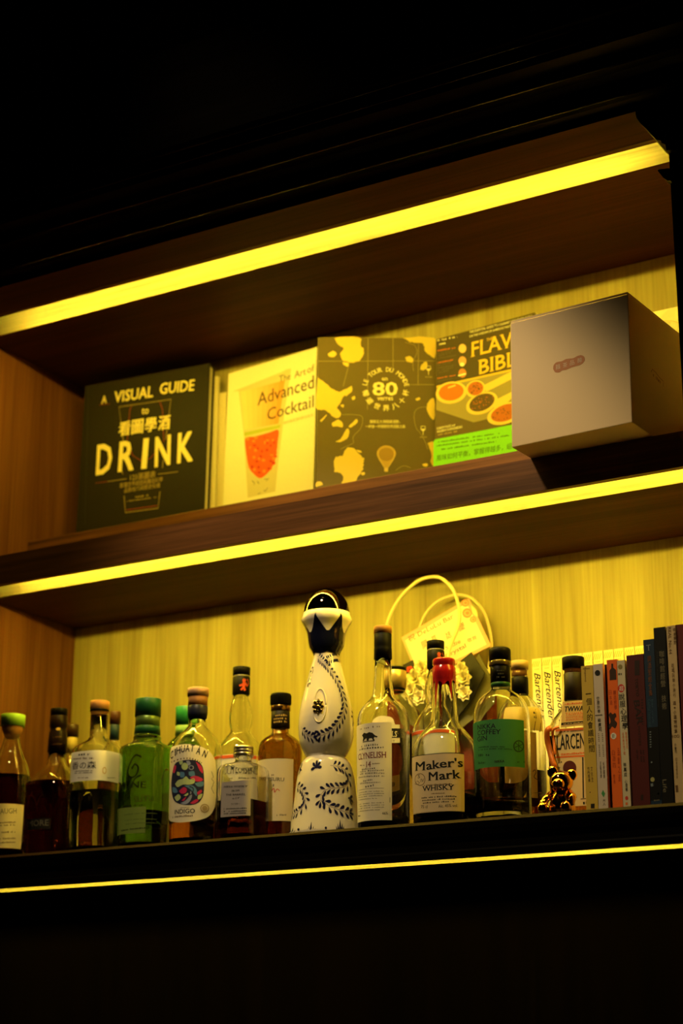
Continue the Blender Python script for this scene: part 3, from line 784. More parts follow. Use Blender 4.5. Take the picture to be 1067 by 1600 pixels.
# raised oval and dark gold medallion
m = MB(); q = sf.inv(497, 1104); oc = sf.inv(499, 1101); pts = []
for k in range(41):
    t = 2*math.pi*k/40; pts.append(sf.pt(oc[0]+14.5*b.sc*math.cos(t), oc[1]+27*b.sc*math.sin(t)-.001, .0002))
m.tube(pts, .0013, CER, 8); m.build('embossed_oval', body)
m = MB(); gold = mat('antique gold', (.62, .42, .14), .22, 1.); dk = mat('black enamel gold', (.05, .035, .015), .25, .8)
for k in range(4):
    a = math.radians(45+90*k)
    for r_, sz in ((4.2, .0042), (9, .0036)):
        c = sf.pt(q[0]+r_*b.sc*math.cos(a), q[1]+r_*b.sc*1.05*math.sin(a), .001); m.ball(c, (sz, .002, sz), gold if r_ > 5 else dk, 14, 8)
    a2 = math.radians(90*k); c = sf.pt(q[0]+8*b.sc*math.cos(a2), q[1]+8*b.sc*math.sin(a2), .0012); m.ball(c, (.0032, .002, .0032), dk, 12, 8)
    c = sf.pt(q[0]+11*b.sc*math.cos(a2), q[1]+11*b.sc*math.sin(a2), .001); m.ball(c, (.002, .0015, .002), gold, 10, 6)
m.ball(sf.pt(q[0], q[1], .0015), (.003, .0022, .003), gold, 12, 8); m.build('medallion', b.root)
# crown shaped stopper
cr = [(953, 37.8), (958, 38.6), (963, 40.6), (968, 38), (974, 34.5), (980, 31.6), (990, 29.8), (1000, 28.6), (1008, 26.6), (1014, 23.4), (1019, 20.2)]
cp = [(b.z(y, h*b.sc), h*b.sc) for y, h in cr]; m = MB(); m.lathe(b.X, b.Y, cp, CER, 64); crown = m.build('crown', b.root)
cs = Rev(b.X, b.Y, cp); m = MB(); zlo, zv, zt = b.z(1019, .02)+.0003, b.z(987, .03), b.z(957, .038); n = 144; v = []
ph0 = cs.inv(497, 985)[0]/cs.ref+cs.phi
for j in range(13):
    for k in range(n):
        th = 2*math.pi*k/n; a = ((th-ph0)/(math.pi/3)) % 1.; e = 1-abs(2*a-1)      # 0 at a tip, 1 between tips
        top = zt-(zt-zv)*min(1, e*1.15)**.62; low = zlo-.0022*abs(math.cos((th-ph0)*3)); v.append(tuple(cs.pt((th-cs.phi)*cs.ref, low+(top-low)*j/12, .0006)))
m.add(v, [(j*n+k, j*n+(k+1) % n, (j+1)*n+(k+1) % n, (j+1)*n+k) for j in range(12) for k in range(n)], DNAVY, True); m.build('petal_painting', crown)
zr = b.z(955, .037); rd = 37*b.sc; top = b.z(921, .0); hgt = (top-zr)*1.02
m = MB(); m.lathe(b.X, b.Y, [(zr-.002, rd)]+[(zr+hgt*math.sin(a), rd*math.cos(a)) for a in np.linspace(0, math.pi/2*.985, 18)], mat('black chrome', (.10, .085, .06), .03, 1.), 64); dome = m.build('domed_stopper', b.root)
ds = Rev(b.X, b.Y, [(zr+hgt*math.sin(a), rd*math.cos(a)) for a in np.linspace(0, 1.5, 18)]); m = MB(); LG = mat('brushed steel lettering', (.45, .42, .36), .4, 1.)
stroke(m, ds, [(551, 948), (548, 946), (547, 951), (550, 954)], 1., LG, .0004, True)
m.build('engraving', dome)

# --- clear malt bottle with tall cream label
b = Bottle('whisky_bottle', 'clear malt whisky bottle with tall cream label, black capsule and tan stopper', 599, 1200, .085,
           [(1026, 13.2), (1045, 13.6), (1060, 14.4), (1074, 15.8), (1084, 17.8), (1090, 21), (1096, 28), (1102, 34), (1110, 38.8), (1120, 41), (1135, 41.4), (1300, 41)], 40)
b.glass(DARKAMBER, 1284)
b.solid('stopper', [(977, 14.6), (988, 14.4)], mat('tan stopper', (.50, .24, .05), .5)); b.solid('capsule', [(988.5, 14), (1008, 14), (1010, 13.7), (1012, 14.2), (1028, 14.4)], BLACK)
m = b.label('label', 558.7, 612, 1131, 1283, IVORY, a0=-63); sf = b.surf
fine(m, sf, (563, 1141), (599, 1136), 2.6, BROWNINK, 1, gap=.8)
cat = [(566, 1149), (569, 1145), (573, 1146), (577, 1144), (582, 1145), (586, 1149), (590, 1150.5), (589, 1152.5), (585, 1151.5), (584, 1154), (586, 1157), (583, 1157), (581, 1153.5), (577, 1154), (576, 1157.5), (573, 1157.5), (573, 1153.5), (570, 1155.5), (569, 1158), (567, 1158), (568, 1153)]
poly(m, sf, cat, INK, .0008); stroke(m, sf, [(567, 1159.5), (585, 1157.5)], 1.6, GREYINK)
fine(m, sf, (565, 1168), (592, 1164.5), 3, INK, 3, gap=.7); fine(m, sf, (562, 1173), (599, 1169), 3, INK, 4, gap=.7)
text(m, sf, 'CLYNELISH', (560.5, 1188), (603.5, 1184), 9.5, MAROONINK, .012, serif=True); text(m, sf, '14', (572, 1199), (580, 1198.3), 9, MAROONINK, .012, serif=True)
fine(m, sf, (563, 1197), (570, 1196.5), 2, BROWNINK, 5); fine(m, sf, (582, 1194.5), (593, 1193.5), 2, BROWNINK, 6)
for k, (y, x0, x1) in enumerate(((1203, 566, 590), (1206.5, 563, 599), (1211, 560, 600), (1215.5, 561, 600), (1221, 568, 582), (1225, 563, 594), (1230, 571, 584))): fine(m, sf, (x0, y+.8), (x1, y-1.6), 2.6 if k != 6 else 3.6, GREYINK, k+20, gap=.6)
stroke(m, sf, [(561, 1235), (600, 1231.5)], .5, BROWNINK)
for k, y in enumerate((1239, 1242.5, 1246, 1250, 1257, 1260.5, 1264, 1268)): fine(m, sf, (561, y+1), (600-(7 if k in (3, 7) else 0), y-2), 1.5, GREYINK, k+40, gap=.5)
text(m, sf, '46%', (597, 1273), (606, 1272.3), 4, INK); fine(m, sf, (560, 1276), (563, 1276), 2.5, INK); stroke(m, sf, [(609, 1246), (609, 1254)], .8, INK)
m.build('label', b.root)

# --- gold capsule bottle behind
b = Bottle('whisky_bottle', 'gold capsuled whisky bottle with arched label seen through the clear malt bottle', 619, 1180, .20,
           [(1076, 14.5), (1081, 17), (1088, 23), (1097, 30), (1107, 36.5), (1118, 40.5), (1130, 42), (1300, 42)], 41)
b.glass(PALEGOLD, 1150)
b.solid('cap', [(1041, 16.5), (1046, 16.3)], BLACK); b.solid('capsule', [(1046.5, 17), (1060, 16.8), (1074, 16.2)], mat('gold capsule', (.60, .44, .13), .35, .6)); b.solid('neck_ring', [(1074.5, 15.2), (1079, 14.8)], BLACK)
m = b.label('label', 0, 0, 1135, 1170, IVORY, a0=-42, a1=42); blob(m, b.surf, [(578, 1140), (580, 1127), (590, 1120), (602, 1119), (614, 1122), (618, 1130), (618, 1140)], IVORY, .0005, n=4)
sheet(m, b.surf, math.radians(-60)*b.surf.ref, math.radians(60)*b.surf.ref, b.z(1160, b.rmax), b.z(1142, b.rmax), INK, .0009, 20, 2)
text(m, b.surf, 'BUSHMILLS', (581, 1157), (622, 1156), 11, IVORY, .01, serif=True, off=.0014); text(m, b.surf, 'MALT', (605, 1168), (618, 1168), 6, GREYINK); m.build('label', b.root)
m = b.label('lower_label', 0, 0, 1236, 1270, mat('tan label', (.40, .22, .08), .6), a0=-40, a1=40); ellipse(m, b.surf, (615, 1252), 4, 5, BROWNINK, .0009); m.build('lower_label', b.root)

# --- red wax bottle
b = Bottle('whisky_bottle', 'squat whisky bottle with dripping red wax top and buff label', 696, 1220, .082,
           [(1052, 15.5), (1062, 16), (1090, 19.2), (1112, 20.8), (1124, 21.8), (1130, 25), (1137, 32), (1145, 40), (1153, 46), (1162, 49.5), (1173, 51), (1190, 51.5), (1290, 50.5)], 50, n=2.9)
b.glass(DARKAMBER, 1243)
WAX = mat('glossy red wax', (.33, .008, .012), .22, coat=.4); m = MB()
seg = 96; rows = []
for y, h in ((1027, 15), (1028, 17.2), (1030, 18), (1036, 18), (1038, 16.9), (1039.5, 17), (1041, 18.3), (1050, 18.8), (1058, 18.6)): rows.append((b.z(y, .018), h*b.sc))
m.lathe(b.X, b.Y, rows, WAX, seg, False); zt = rows[0]; m.add([(b.X+zt[1]*math.cos(2*math.pi*k/seg), b.Y+zt[1]*math.sin(2*math.pi*k/seg), zt[0]) for k in range(seg)], [list(range(seg))], WAX, True)
drips = [(-104, 1104, 5.5), (-140, 1082, 4), (-28, 1093, 4.5), (-65, 1066, 9), (30, 1090, 6), (80, 1075, 7), (140, 1098, 5), (-170, 1070, 7)]
v = []; zb = rows[-1][0]; rb = rows[-1][1]
for j in range(15):
    for k in range(seg):
        th = 360*k/seg-180; y = 1063.
        for a, yy, w in drips:
            dd = abs((th-a+180) % 360-180); y = max(y, 1062+(yy-1062)*math.exp(-(dd/w)**2)+ (5*math.exp(-(dd/(w*3))**2)))
        f = j/14; zz_ = zb+(b.z(y, .017)-zb)*f; rr = float(np.interp(zz_, b.surf.z, b.surf.r)); r = max(rr+.0013*(1-f**4), rb*(1-f)+(rr+.0012)*f)
        v.append((b.X+r*math.cos(math.radians(th)), b.Y+r*math.sin(math.radians(th)), zz_))
m.add(v, [(j*seg+k, j*seg+(k+1) % seg, (j+1)*seg+(k+1) % seg, (j+1)*seg+k) for j in range(14) for k in range(seg)], WAX, True); m.build('wax_seal', b.root)
BUFF = mat('buff label', (.66, .50, .30), .6); m = b.label('label', 0, 0, 1180, 1268, BUFF, a0=-50, a1=62); sf = b.surf
n = 60
for side, y in ((1, 1178.5), (0, 1269.5)):                        # deckled edges
    for k in range(n):
        a = math.radians(-50+112*k/n)*sf.ref; a2 = math.radians(-50+112*(k+1)/n)*sf.ref; zz_ = b.z(1180 if side else 1268, b.rmax); h = .0016 if side else -.0016
        uvpoly(m, sf, [(a, zz_), (a2, zz_), ((a+a2)/2+.0004, zz_+h), ((a+a2)/2-.0004, zz_+h)][::1 if side else -1], INK if side else BUFF, .0005)
text(m, sf, 'M', (649, 1204.5), (665, 1203.3), 13.5, INK, .02, serif='feet'); text(m, sf, "aker's", (666.5, 1203), (723, 1198.5), 13.8, INK, .02, serif='feet')
text(m, sf, 'M', (669, 1219.7), (685, 1218.6), 13, INK, .02, serif='feet'); text(m, sf, 'ark', (686.5, 1218.5), (720.5, 1216), 13.2, INK, .02, serif='feet')
c = (656.5, 1218)
for r_ in (9.2,): stroke(m, sf, [(c[0]+r_*.85*math.cos(t), c[1]+r_*math.sin(t)) for t in np.linspace(0, 2*math.pi, 30)], .9, BROWNINK)
text(m, sf, 'S', (653, 1216), (656.5, 1215.8), 5.5, INK, serif=True); text(m, sf, 'IV', (657.5, 1222), (663, 1221.7), 5, INK, serif=True); stroke(m, sf, [(651, 1221), (648.5, 1225), (653, 1226), (656, 1223), (652, 1220)], .9, BROWNINK)
fine(m, sf, (663, 1228.5), (706, 1226), 2.2, BROWNINK, 3); text(m, sf, 'WHISKY', (660, 1236.5), (710, 1234), 8, INK, .016, serif=True); fine(m, sf, (674, 1241), (695, 1240), 1.8, BROWNINK, 4)
for k, y in enumerate((1248, 1252, 1256)): fine(m, sf, (659+k, y), (713-k*2, y-2.4), 2.3, INK, k+60, gap=.45)
text(m, sf, '75 cl', (658, 1263), (668, 1262.6), 4.6, INK); text(m, sf, 'Alc. 45% vol.', (685, 1262), (715, 1261), 4.6, INK)
m.build('label', b.root)

# --- green label gin
b = Bottle('gin_bottle', 'clear gin bottle with wide green label and black cap', 785, 1190, .108,
           [(1031, 16.2), (1038, 17), (1040, 15.2), (1072, 15.2), (1076, 16), (1079, 21), (1083, 28), (1088, 34), (1095, 39.5), (1103, 42.7), (1113, 44.2), (1130, 44.4), (1290, 44)], 43)
b.glass(WATERY, 1257)
b.solid('cap', [(1010.5, 15.8), (1013, 17), (1017, 17.4), (1030, 17.2)], BLACK, bevel=.0015); b.solid('neck_ring', [(1031, 17.6), (1038, 17.8), (1039, 16.8)], mat('smoke collar', (.18, .14, .05), .1, .6))
c = b.solid('neck_band', [(1039.5, 15.8), (1065, 15.8)], BLACK); b.solid('neck_stripe', [(1065.3, 15.7), (1072, 15.7)], mat('dark green stripe', (.015, .09, .03), .4))
sf = Rev(b.X, b.Y, [(0, 15.8*b.sc), (.5, 15.8*b.sc)]); m = MB()
for y in (1049, 1054, 1059): fine(m, sf, (776, y), (788, y), 2.5, mat('charcoal ink', (.03, .03, .03), .6), y)
m.build('band_print', c)
GRN = mat('leaf green label', (.035, .19, .05), .6); m = b.label('label', 0, 0, 1126, 1200, GRN, a0=-66, a1=76); sf = b.surf; GK = mat('deep green ink', (.008, .05, .012), .6)
for s_, y, x1 in (('NIKKA', 1140, 774.5), ('COFFEY', 1149, 782), ('GIN', 1158.5, 761)): text(m, sf, s_, (746.5, y+.5), (x1, y-2), 7.6, mat('dark navy ink', (.006, .010, .016), .6), .012)
for k, (y, x1) in enumerate(((1168, 788), (1172, 800))): fine(m, sf, (748, y+1), (x1, y), 2., GK, k)
fine(m, sf, (748, 1182), (765, 1181), 4, GK, 5); fine(m, sf, (748, 1194), (758, 1193), 3.5, GK, 6); text(m, sf, 'NIKKA', (773, 1192), (788, 1191), 3.8, INK, .02); fine(m, sf, (808, 1192), (820, 1192), 3, GK, 7)
ellipse(m, sf, (810, 1166), 8.5, 9.5, GK, .0007); ellipse(m, sf, (810, 1166), 6.5, 7.5, GRN, .0009)
for q in ([(805, 1161), (815, 1170)], [(810, 1159), (810, 1173)], [(804, 1168), (816, 1163)]): stroke(m, sf, q, 1.2, GK, .0011)
m.build('label', b.root)

# --- wood stopper bottle behind the gin
b = Bottle('whisky_bottle', 'wood-stoppered whisky bottle with black neck band behind the green label gin', 815, 1170, .205,
           [(1046, 12.4), (1054, 12.6), (1084, 12.6), (1088, 16), (1094, 23), (1102, 30), (1112, 35.5), (1124, 38), (1300, 38)], 37)
b.glass(AMBER, 1205)
b.solid('stopper', [(1031.5, 14.2), (1044, 14)], mat('pale wood stopper', (.55, .38, .14), .5)); b.solid('cork', [(1046, 11), (1055, 11)], CORK); b.solid('neck_band', [(1057, 13.3), (1083, 13.3)], BLACK)
sf = b.surf; m = MB(); sheet(m, sf, math.radians(-20)*sf.ref, math.radians(85)*sf.ref, b.z(1143, b.rmax*.9), b.z(1106, b.rmax*.8), mat('yellow shoulder label', (.62, .46, .15), .6), .0005, 14, 6)
for q in ([(836, 1108), (834, 1142)], [(843, 1110), (843, 1144)], [(848, 1116), (850, 1146)]): stroke(m, sf, q, .7, BROWNINK, .0009)
for k, (x, y) in enumerate(((833, 1115), (834, 1122), (842, 1119), (847, 1121))): fine(m, sf, (x, y), (x+4, y+1), 3.4, INK, k)
m.build('shoulder_label', b.root)
m = b.label('label', 0, 0, 1146, 1248, mat('tan wood-grain label', (.40, .23, .09), .6), a0=-20, a1=62); stroke(m, sf, [(832, 1206), (835, 1203), (837, 1207), (834, 1214), (839, 1218), (843, 1220)], 1., INK, .0008, True); fine(m, sf, (832, 1240), (846, 1239), 1.5, BROWNINK, 3)
m.build('label', b.root)

# --- bourbon with medal sticker
b = Bottle('bourbon_bottle', 'bourbon bottle with award sticker and orange ribbon left of the yellow book', 901, 1190, .15,
           [(1044, 14.5), (1050, 15), (1092, 15), (1100, 18), (1110, 26), (1120, 35), (1132, 42), (1142, 44), (1290, 44)], 43, n=3)
b.glass(AMBER, 1150)
b.solid('cap', [(1025, 17.6), (1043, 17.4)], BLACK); b.solid('cork', [(1044, 13), (1050, 13)], CORK); b.solid('neck_sleeve', [(1050.5, 16), (1070, 15.6), (1092, 16.4)], mat('brown black sleeve', (.014, .009, .005), .5))
sf = b.surf; m = MB(); YEL = mat('yellow buff sticker', (.68, .48, .16), .6); CRM = mat('warm cream label', (.70, .55, .28), .6)
x0 = P(868, 1200, .10); fr = Plane((b.X-.05, b.Y-44*b.sc/b.k-.0012, 0), (1, 0, 0), (0, 0, 1))
poly(m, fr, [(867.5, 1141), (866.5, 1261), (935, 1258), (935, 1134)], CRM, 0); poly(m, fr, [(867, 1139.5), (867.5, 1143), (935, 1139), (935, 1135)], ORANGEINK, .0005)
poly(m, fr, [(868, 1182), (868, 1184.5), (935, 1181), (935, 1178.5)], ORANGEINK, .0005)
text(m, fr, 'LARCENY', (870, 1172), (923, 1167.5), 23.5, INK, .015, off=.0007); fine(m, fr, (871, 1145), (911, 1142), 2.2, BROWNINK, 2); fine(m, fr, (871, 1181), (914, 1177.5), 3.4, ORANGEINK, 3, gap=.25); fine(m, fr, (872, 1193), (878, 1192), 3, INK, 4); fine(m, fr, (873, 1201), (876, 1200), 3, INK, 9)
ellipse(m, fr, (890, 1200), 10.5, 11.5, mat('oxblood print', (.09, .012, .006), .6), .0007); stroke(m, fr, [(910.5, 1183), (911.5, 1247)], 2.2, INK, .0007); stroke(m, fr, [(907, 1248.5), (919, 1247.5)], 1.4, BROWNINK, .0007)
fine(m, fr, (911, 1257), (919, 1256), 4.5, INK, 5); m.build('label', b.root)
m = MB(); st = Plane((b.X-.05, b.Y-44*b.sc/b.k-.0022, 0), (1, 0, 0), (0, 0, 1)); poly(m, st, [(878.5, 1096.5), (876, 1137), (930, 1132), (930, 1092.5)], YEL, 0)
fine(m, st, (882, 1101.5), (912, 1099), 2.6, REDINK, 4, gap=.4, off=.0006); text(m, st, 'TWWA', (882, 1112), (911.5, 1110.5), 8, INK, .03, shear=.15, off=.0006)
text(m, st, 'TAIWAN', (883.5, 1119), (911, 1116.5), 5, ORANGEINK, .005, off=.0006); text(m, st, 'WHISKIES', (883.5, 1123), (911, 1120.5), 3.2, ORANGEINK, .005, off=.0006); text(m, st, 'AWARDS', (883.5, 1127), (911, 1124.5), 3.2, ORANGEINK, .005, off=.0006)
poly(m, st, [(876.5, 1133), (877, 1129.5), (930, 1125), (930, 1128.5)], INK, .0006); fine(m, st, (879, 1132), (912, 1129.5), 1.6, YEL, 8, off=.0009); m.build('award_sticker', b.root)
m = MB(); rib = mat('orange satin ribbon', (.62, .16, .02), .4); rp = Plane((b.X-.05, b.Y-44*b.sc/b.k-.004, 0), (1, 0, 0), (0, 0, 1))
for pts, w in (([(862, 1137), (856, 1144), (855, 1160), (861, 1180), (868, 1199)], 9.5), ([(874, 1136), (866, 1141), (863, 1150), (866, 1165), (869, 1180)], 4.5)):
    q = [rp.inv(*p) for p in smoothline(pts, 7)]; v = []
    for i, p in enumerate(q):
        d = q[min(i+1, len(q)-1)]-q[max(i-1, 0)]; d = d/np.linalg.norm(d); n_ = np.array([-d[1], d[0]])*w*b.sc/2
        for s_ in (-1, 0, 1): v.append(rp.pt(*(p+n_*s_), .002+.003*math.sin(i*.3)-.001*s_*s_))
    m.add(v, [(i*3+k, i*3+k+1, i*3+k+4, i*3+k+3) for i in range(len(q)-1) for k in range(2)], rib, True)
rb_ = m.build('ribbon', b.root); sd = rb_.modifiers.new('thick', 'SOLIDIFY'); sd.thickness = .0006

# ------------------------------------------------------------------ little golden bear
by = .05; bx = float(P(876, 1240, by)[0]); s_ = proj((bx, by, .03))[2]/F
root = thing('bear_figurine', 'small shiny golden bear figurine sitting in front of the bourbon bottle', 'figurine', (bx, by, 0))
GOLD = mat('mirror gold', (.95, .50, .13), .06, 1.)
G = lambda x, y, Y: P(x, y, Y)
m = MB(); m.lathe(bx, by+.004, [(.001, .010), (.003, .0165), (.010, .0195), (.020, .0185), (.030, .0145), (.037, .010), (.041, .007)], GOLD, 40); bd = m.build('torso', root)
m = MB(); hc = G(877, 1222, by-.002); m.ball(hc, (.0175, .0165, .0165), GOLD, 36, 20); hd = m.build('head', root)
m = MB(); m.ball(G(872, 1225, by-.018), (.0095, .008, .0085), GOLD, 24, 14); m.ball(G(871, 1222, by-.0255), (.0028, .002, .002), mat('red gold nose', (.5, .1, .03), .1, 1.), 12, 8); m.build('muzzle', hd)
for x, y in ((863, 1206), (893, 1211)):
    m = MB(); m.ball(G(x, y, by+.002), (.0085, .0045, .0085), GOLD, 24, 14); m.build('ear', hd)
for sx in (-1, 1):
    m = MB(); m.tube([(bx+sx*.015, by, .034), (bx+sx*.021, by-.006, .026), (bx+sx*.021, by-.014, .018), (bx+sx*.017, by-.019, .014)], [.005, .0062, .0066, .005], GOLD, 16)
    m.ball((bx+sx*.017, by-.0195, .0135), .0058, GOLD, 16, 10); m.build('arm', root)
    m = MB(); m.tube([(bx+sx*.010, by, .009), (bx+sx*.015, by-.012, .008), (bx+sx*.018, by-.024, .0082)], [.008, .0078, .0075], GOLD, 18)
    m.ball((bx+sx*.018, by-.0255, .0092), (.0078, .006, .0090), GOLD, 20, 12); m.build('leg', root)

# ------------------------------------------------------------------ spine-out books on the counter


def spine_book(name, label, tl, tr, bl, br, Y, depth, cover, group=None, pages=True, cat='book'):
    """upright book whose spine shows; corners are spine pixels"""
    x0 = float(P(*bl, Y)[0]+P(*tl, Y)[0])/2; x1 = float(P(*br, Y)[0]+P(*tr, Y)[0])/2; h = float(P(*tl, Y)[2]+P(*tr, Y)[2])/2
    root = thing(name, label, cat, ((x0+x1)/2, Y, 0), group); t = .0012
    m = MB(); m.box((x0, Y, 0), (x1, Y+t, h), cover); m.box((x0, Y+t, 0), (x0+t, Y+depth, h), cover); m.box((x1-t, Y+t, 0), (x1, Y+depth, h), cover)
    cv = m.build('cover', root)
    m = MB(); m.box((x0+t+.0001, Y+t+.0001, .001), (x1-t-.0001, Y+depth-.003, h-.0015), PAGES); m.build('page_block', root)
    return root, Plane((x0, Y, 0), (1, 0, 0), (0, 0, 1)), cv


def prt(m, cv, name='spine_print'): m.build(name, cv)


r, s, cv = spine_book('paperback_book', 'yellow book with black vertical title, leftmost of the front book row', (908.5, 1040), (925, 1040), (915, 1262), (935, 1262), .05, .13, mat('mustard yellow cover', (.62, .42, .06), .5))
m = MB(); vtext(m, s, '一個人的會議時間', (919, 1078), (925, 1176), 8.5, mat('olive brown ink', (.11, .07, .005), .6), .006); fine(m, s, (911, 1046), (921, 1045), 1.6, BROWNINK)
dtext(m, s, 'Legend', (914, 1043), (914.5, 1065), 3, BROWNINK); vtext(m, s, '竹內薰著', (919, 1198), (921, 1222), 3.6, BROWNINK); vtext(m, s, '文化生', (924, 1197), (926, 1222), 3.2, BROWNINK); ellipse(m, s, (922, 1238), 1, 1, BROWNINK)
poly(m, s, [(923, 1256), (929, 1255.5), (929, 1263), (923, 1263)], INK); prt(m, cv)
r, s, cv = spine_book('paperback_book', 'white book with black sides between the yellow and the orange book', (925.5, 1038), (940.5, 1037), (936, 1262), (951, 1260), .05, .14, mat('soft white cover', (.62, .52, .42), .55))
m = MB(); ellipse(m, s, (933.5, 1051.5), 4.2, 4.6, INK); vtext(m, s, '空腹熱帶', (934, 1088), (936, 1115), 4.2, INK); stroke(m, s, [(930, 1118), (941, 1117)], 1.5, GREYINK); vtext(m, s, '柳廣司', (936, 1122), (938, 1143), 4.6, INK, .004)
for x in (935, 941): dtext(m, s, 'lllll lllllll', (x, 1146), (x+2, 1182), 1.6, GREYINK)
vtext(m, s, '王蘊潔譯', (938, 1190), (939, 1216), 2.4, INK); vtext(m, s, '紀伊國屋', (943, 1190), (944, 1216), 2.4, INK); poly(m, s, [(942, 1234), (945.5, 1240), (943, 1246), (939.5, 1240)], mat('green diamond', (.05, .28, .08), .6)); vtext(m, s, '大人', (943.5, 1248), (944.5, 1259), 4.5, INK); prt(m, cv)
r, s, cv = spine_book('notebook', 'thin black book squeezed between the white and the orange book', (943.6, 1038.5), (947, 1038), (953.8, 1261), (956.6, 1260), .058, .12, mat('black cover', (.01, .008, .007), .5))
r, s, cv = spine_book('paperback_book', 'bright orange paperback with a bottle on its spine', (947.5, 1031), (963, 1030.5), (957.5, 1261), (973.5, 1259), .05, .135, mat('bright orange cover', (.80, .14, .015), .5))
m = MB(); bk = mat('dark brown print', (.035, .012, .004), .6); poly(m, s, [(955, 1037), (958, 1037), (958, 1043), (962.5, 1047), (963, 1062), (952.5, 1063), (952, 1048), (955, 1044)], bk)
br_ = mat('brick print', (.45, .06, .01), .6); vtext(m, s, '日本酒', (953, 1078), (955, 1102), 4.2, br_); vtext(m, s, '釀造哲學', (960, 1078), (962, 1109), 4.6, br_)
blob(m, s, [(951, 1117), (954, 1113), (957, 1116), (961, 1114), (963, 1119), (960, 1124), (964, 1130), (961, 1138), (956, 1135), (953, 1140), (951, 1134), (954, 1127)], bk, n=3)
ellipse(m, s, (958.5, 1150), 4.4, 5, WHITEINK); text(m, s, '新', (956, 1153), (961, 1152.5), 6, bk, off=.0009); vtext(m, s, '白酒的', (958, 1171), (960, 1200), 4.8, br_); vtext(m, s, '品飲之道', (966, 1168), (968, 1222), 3.4, br_); vtext(m, s, '野島', (959.5, 1210), (960.5, 1225), 3, br_); prt(m, cv)
r, s, cv = spine_book('paperback_book', 'slim cream paperback with bold black title touching the orange one', (963.3, 1031), (975.5, 1032), (974, 1258.5), (986, 1257.5), .0505, .13, mat('ivory cover', (.62, .54, .36), .55))
m = MB(); ellipse(m, s, (969, 1042), 3.6, 3.8, mat('khaki ink', (.25, .2, .06), .6)); fine(m, s, (966, 1055), (972, 1054.5), 3.4, GREYINK); ellipse(m, s, (970.5, 1075.5), 5.2, 6.4, REDINK); text(m, s, '超', (967.5, 1079), (974, 1078.5), 7, WHITEINK, off=.0009)
vtext(m, s, '說服心理學', (971, 1083), (977.5, 1140), 9, INK, .012); vtext(m, s, '這樣說就對了啊', (973, 1144), (976, 1180), 2.6, ORANGEINK); vtext(m, s, '誰都聽你的', (978, 1143), (980, 1170), 2.4, ORANGEINK); vtext(m, s, '林萬成', (976, 1191), (977.5, 1214), 4.4, INK, .008); vtext(m, s, '心理著', (978, 1218), (979, 1237), 3.6, INK)
ellipse(m, s, (979, 1247), 2.4, 3.2, REDINK); fine(m, s, (977.5, 1258), (981.5, 1257.5), 4.5, ORANGEINK); prt(m, cv)
r, s, cv = spine_book('hardback_book', 'thick maroon book beside the dark blue book', (980.5, 1024.5), (1005.3, 1021), (987, 1258), (1015.5, 1254), .05, .15, mat('maroon cover', (.075, .008, .009), .5))
m = MB(); dk = mat('maroon black print', (.018, .004, .004), .6); poly(m, s, [(991.5, 1032), (999, 1031.5), (999, 1055), (991.5, 1055.5)], dk); dtext(m, s, 'TOKYO', (994, 1060), (996, 1088), 4.5, dk, .02); dtext(m, s, 'BAR', (994, 1094), (1000, 1132), 9, dk, .02); dtext(m, s, 'MASTERS', (998, 1135), (1000, 1165), 3.6, dk)
for x, y0, y1 in ((1003, 1093, 1132), (995, 1172, 1186), (1001, 1172, 1190), (1005, 1172, 1190)): dtext(m, s, 'llll lllll', (x, y0), (x+1, y1), 2.2, dk)
poly(m, s, [(1001, 1242), (1005, 1241.5), (1005, 1250), (1001, 1250.5)], dk); prt(m, cv)
r, s, cv = spine_book('hardback_book', 'dark blue and black book between the maroon and the tall black book', (1005.6, 1000), (1021.5, 998), (1016, 1254), (1033.5, 1252), .05, .15, mat('midnight blue cover', (.010, .028, .060), .45))
m = MB(); lb_ = mat('grey blue ink', (.16, .2, .24), .6); text(m, s, 'T', (1010, 1017), (1017, 1016), 9, lb_, serif=True); vtext(m, s, '調酒聖經全書', (1014, 1024), (1016.5, 1088), 5.6, mat('rust ink', (.17, .055, .02), .6), .006); dtext(m, s, 'Cocktail basics and', (1014, 1093), (1016, 1135), 4.5, mat('dull blue ink', (.03, .08, .13), .6)); dtext(m, s, 'bar craft', (1019, 1093), (1020.5, 1130), 2.6, mat('dull blue ink', (0, 0, 0)))
poly(m, s, [(1011, 1137), (1028.5, 1135.5), (1033, 1249), (1016.5, 1251)], mat('black band', (.006, .006, .006), .4)); dtext(m, s, 'lllllll', (1016, 1143), (1016.5, 1168), 2.6, lb_, off=.001); ellipse(m, s, (1018, 1191), 1.2, 1.4, lb_, .001); ellipse(m, s, (1019.5, 1218), 3.2, 3.6, mat('lemon print', (.35, .33, .12), .6), .001); fine(m, s, (1017, 1229), (1022.5, 1228), 5, lb_, off=.001); prt(m, cv)
r, s, cv = spine_book('hardback_book', 'tall black book with pale vertical title', (1021.5, 981), (1042, 979), (1033.5, 1252), (1049.5, 1250.5), .05, .16, mat('ink black cover', (.006, .006, .006), .4))
m = MB(); pl = mat('dim parchment ink', (.17, .15, .10), .6); vtext(m, s, '咖啡館經營 技術', (1033.5, 1016), (1038, 1109), 7.2, pl, .006); dtext(m, s, 'Small cafe planning', (1026.5, 1018), (1028.5, 1105), 1.8, mat('dim grey ink', (.04, .04, .035), .6)); dtext(m, s, 'Life', (1038, 1218), (1039.5, 1238), 6, pl); ellipse(m, s, (1028.5, 1240), 1.4, 1.6, pl); fine(m, s, (1022, 1252), (1030, 1251), 2.4, pl); prt(m, cv)
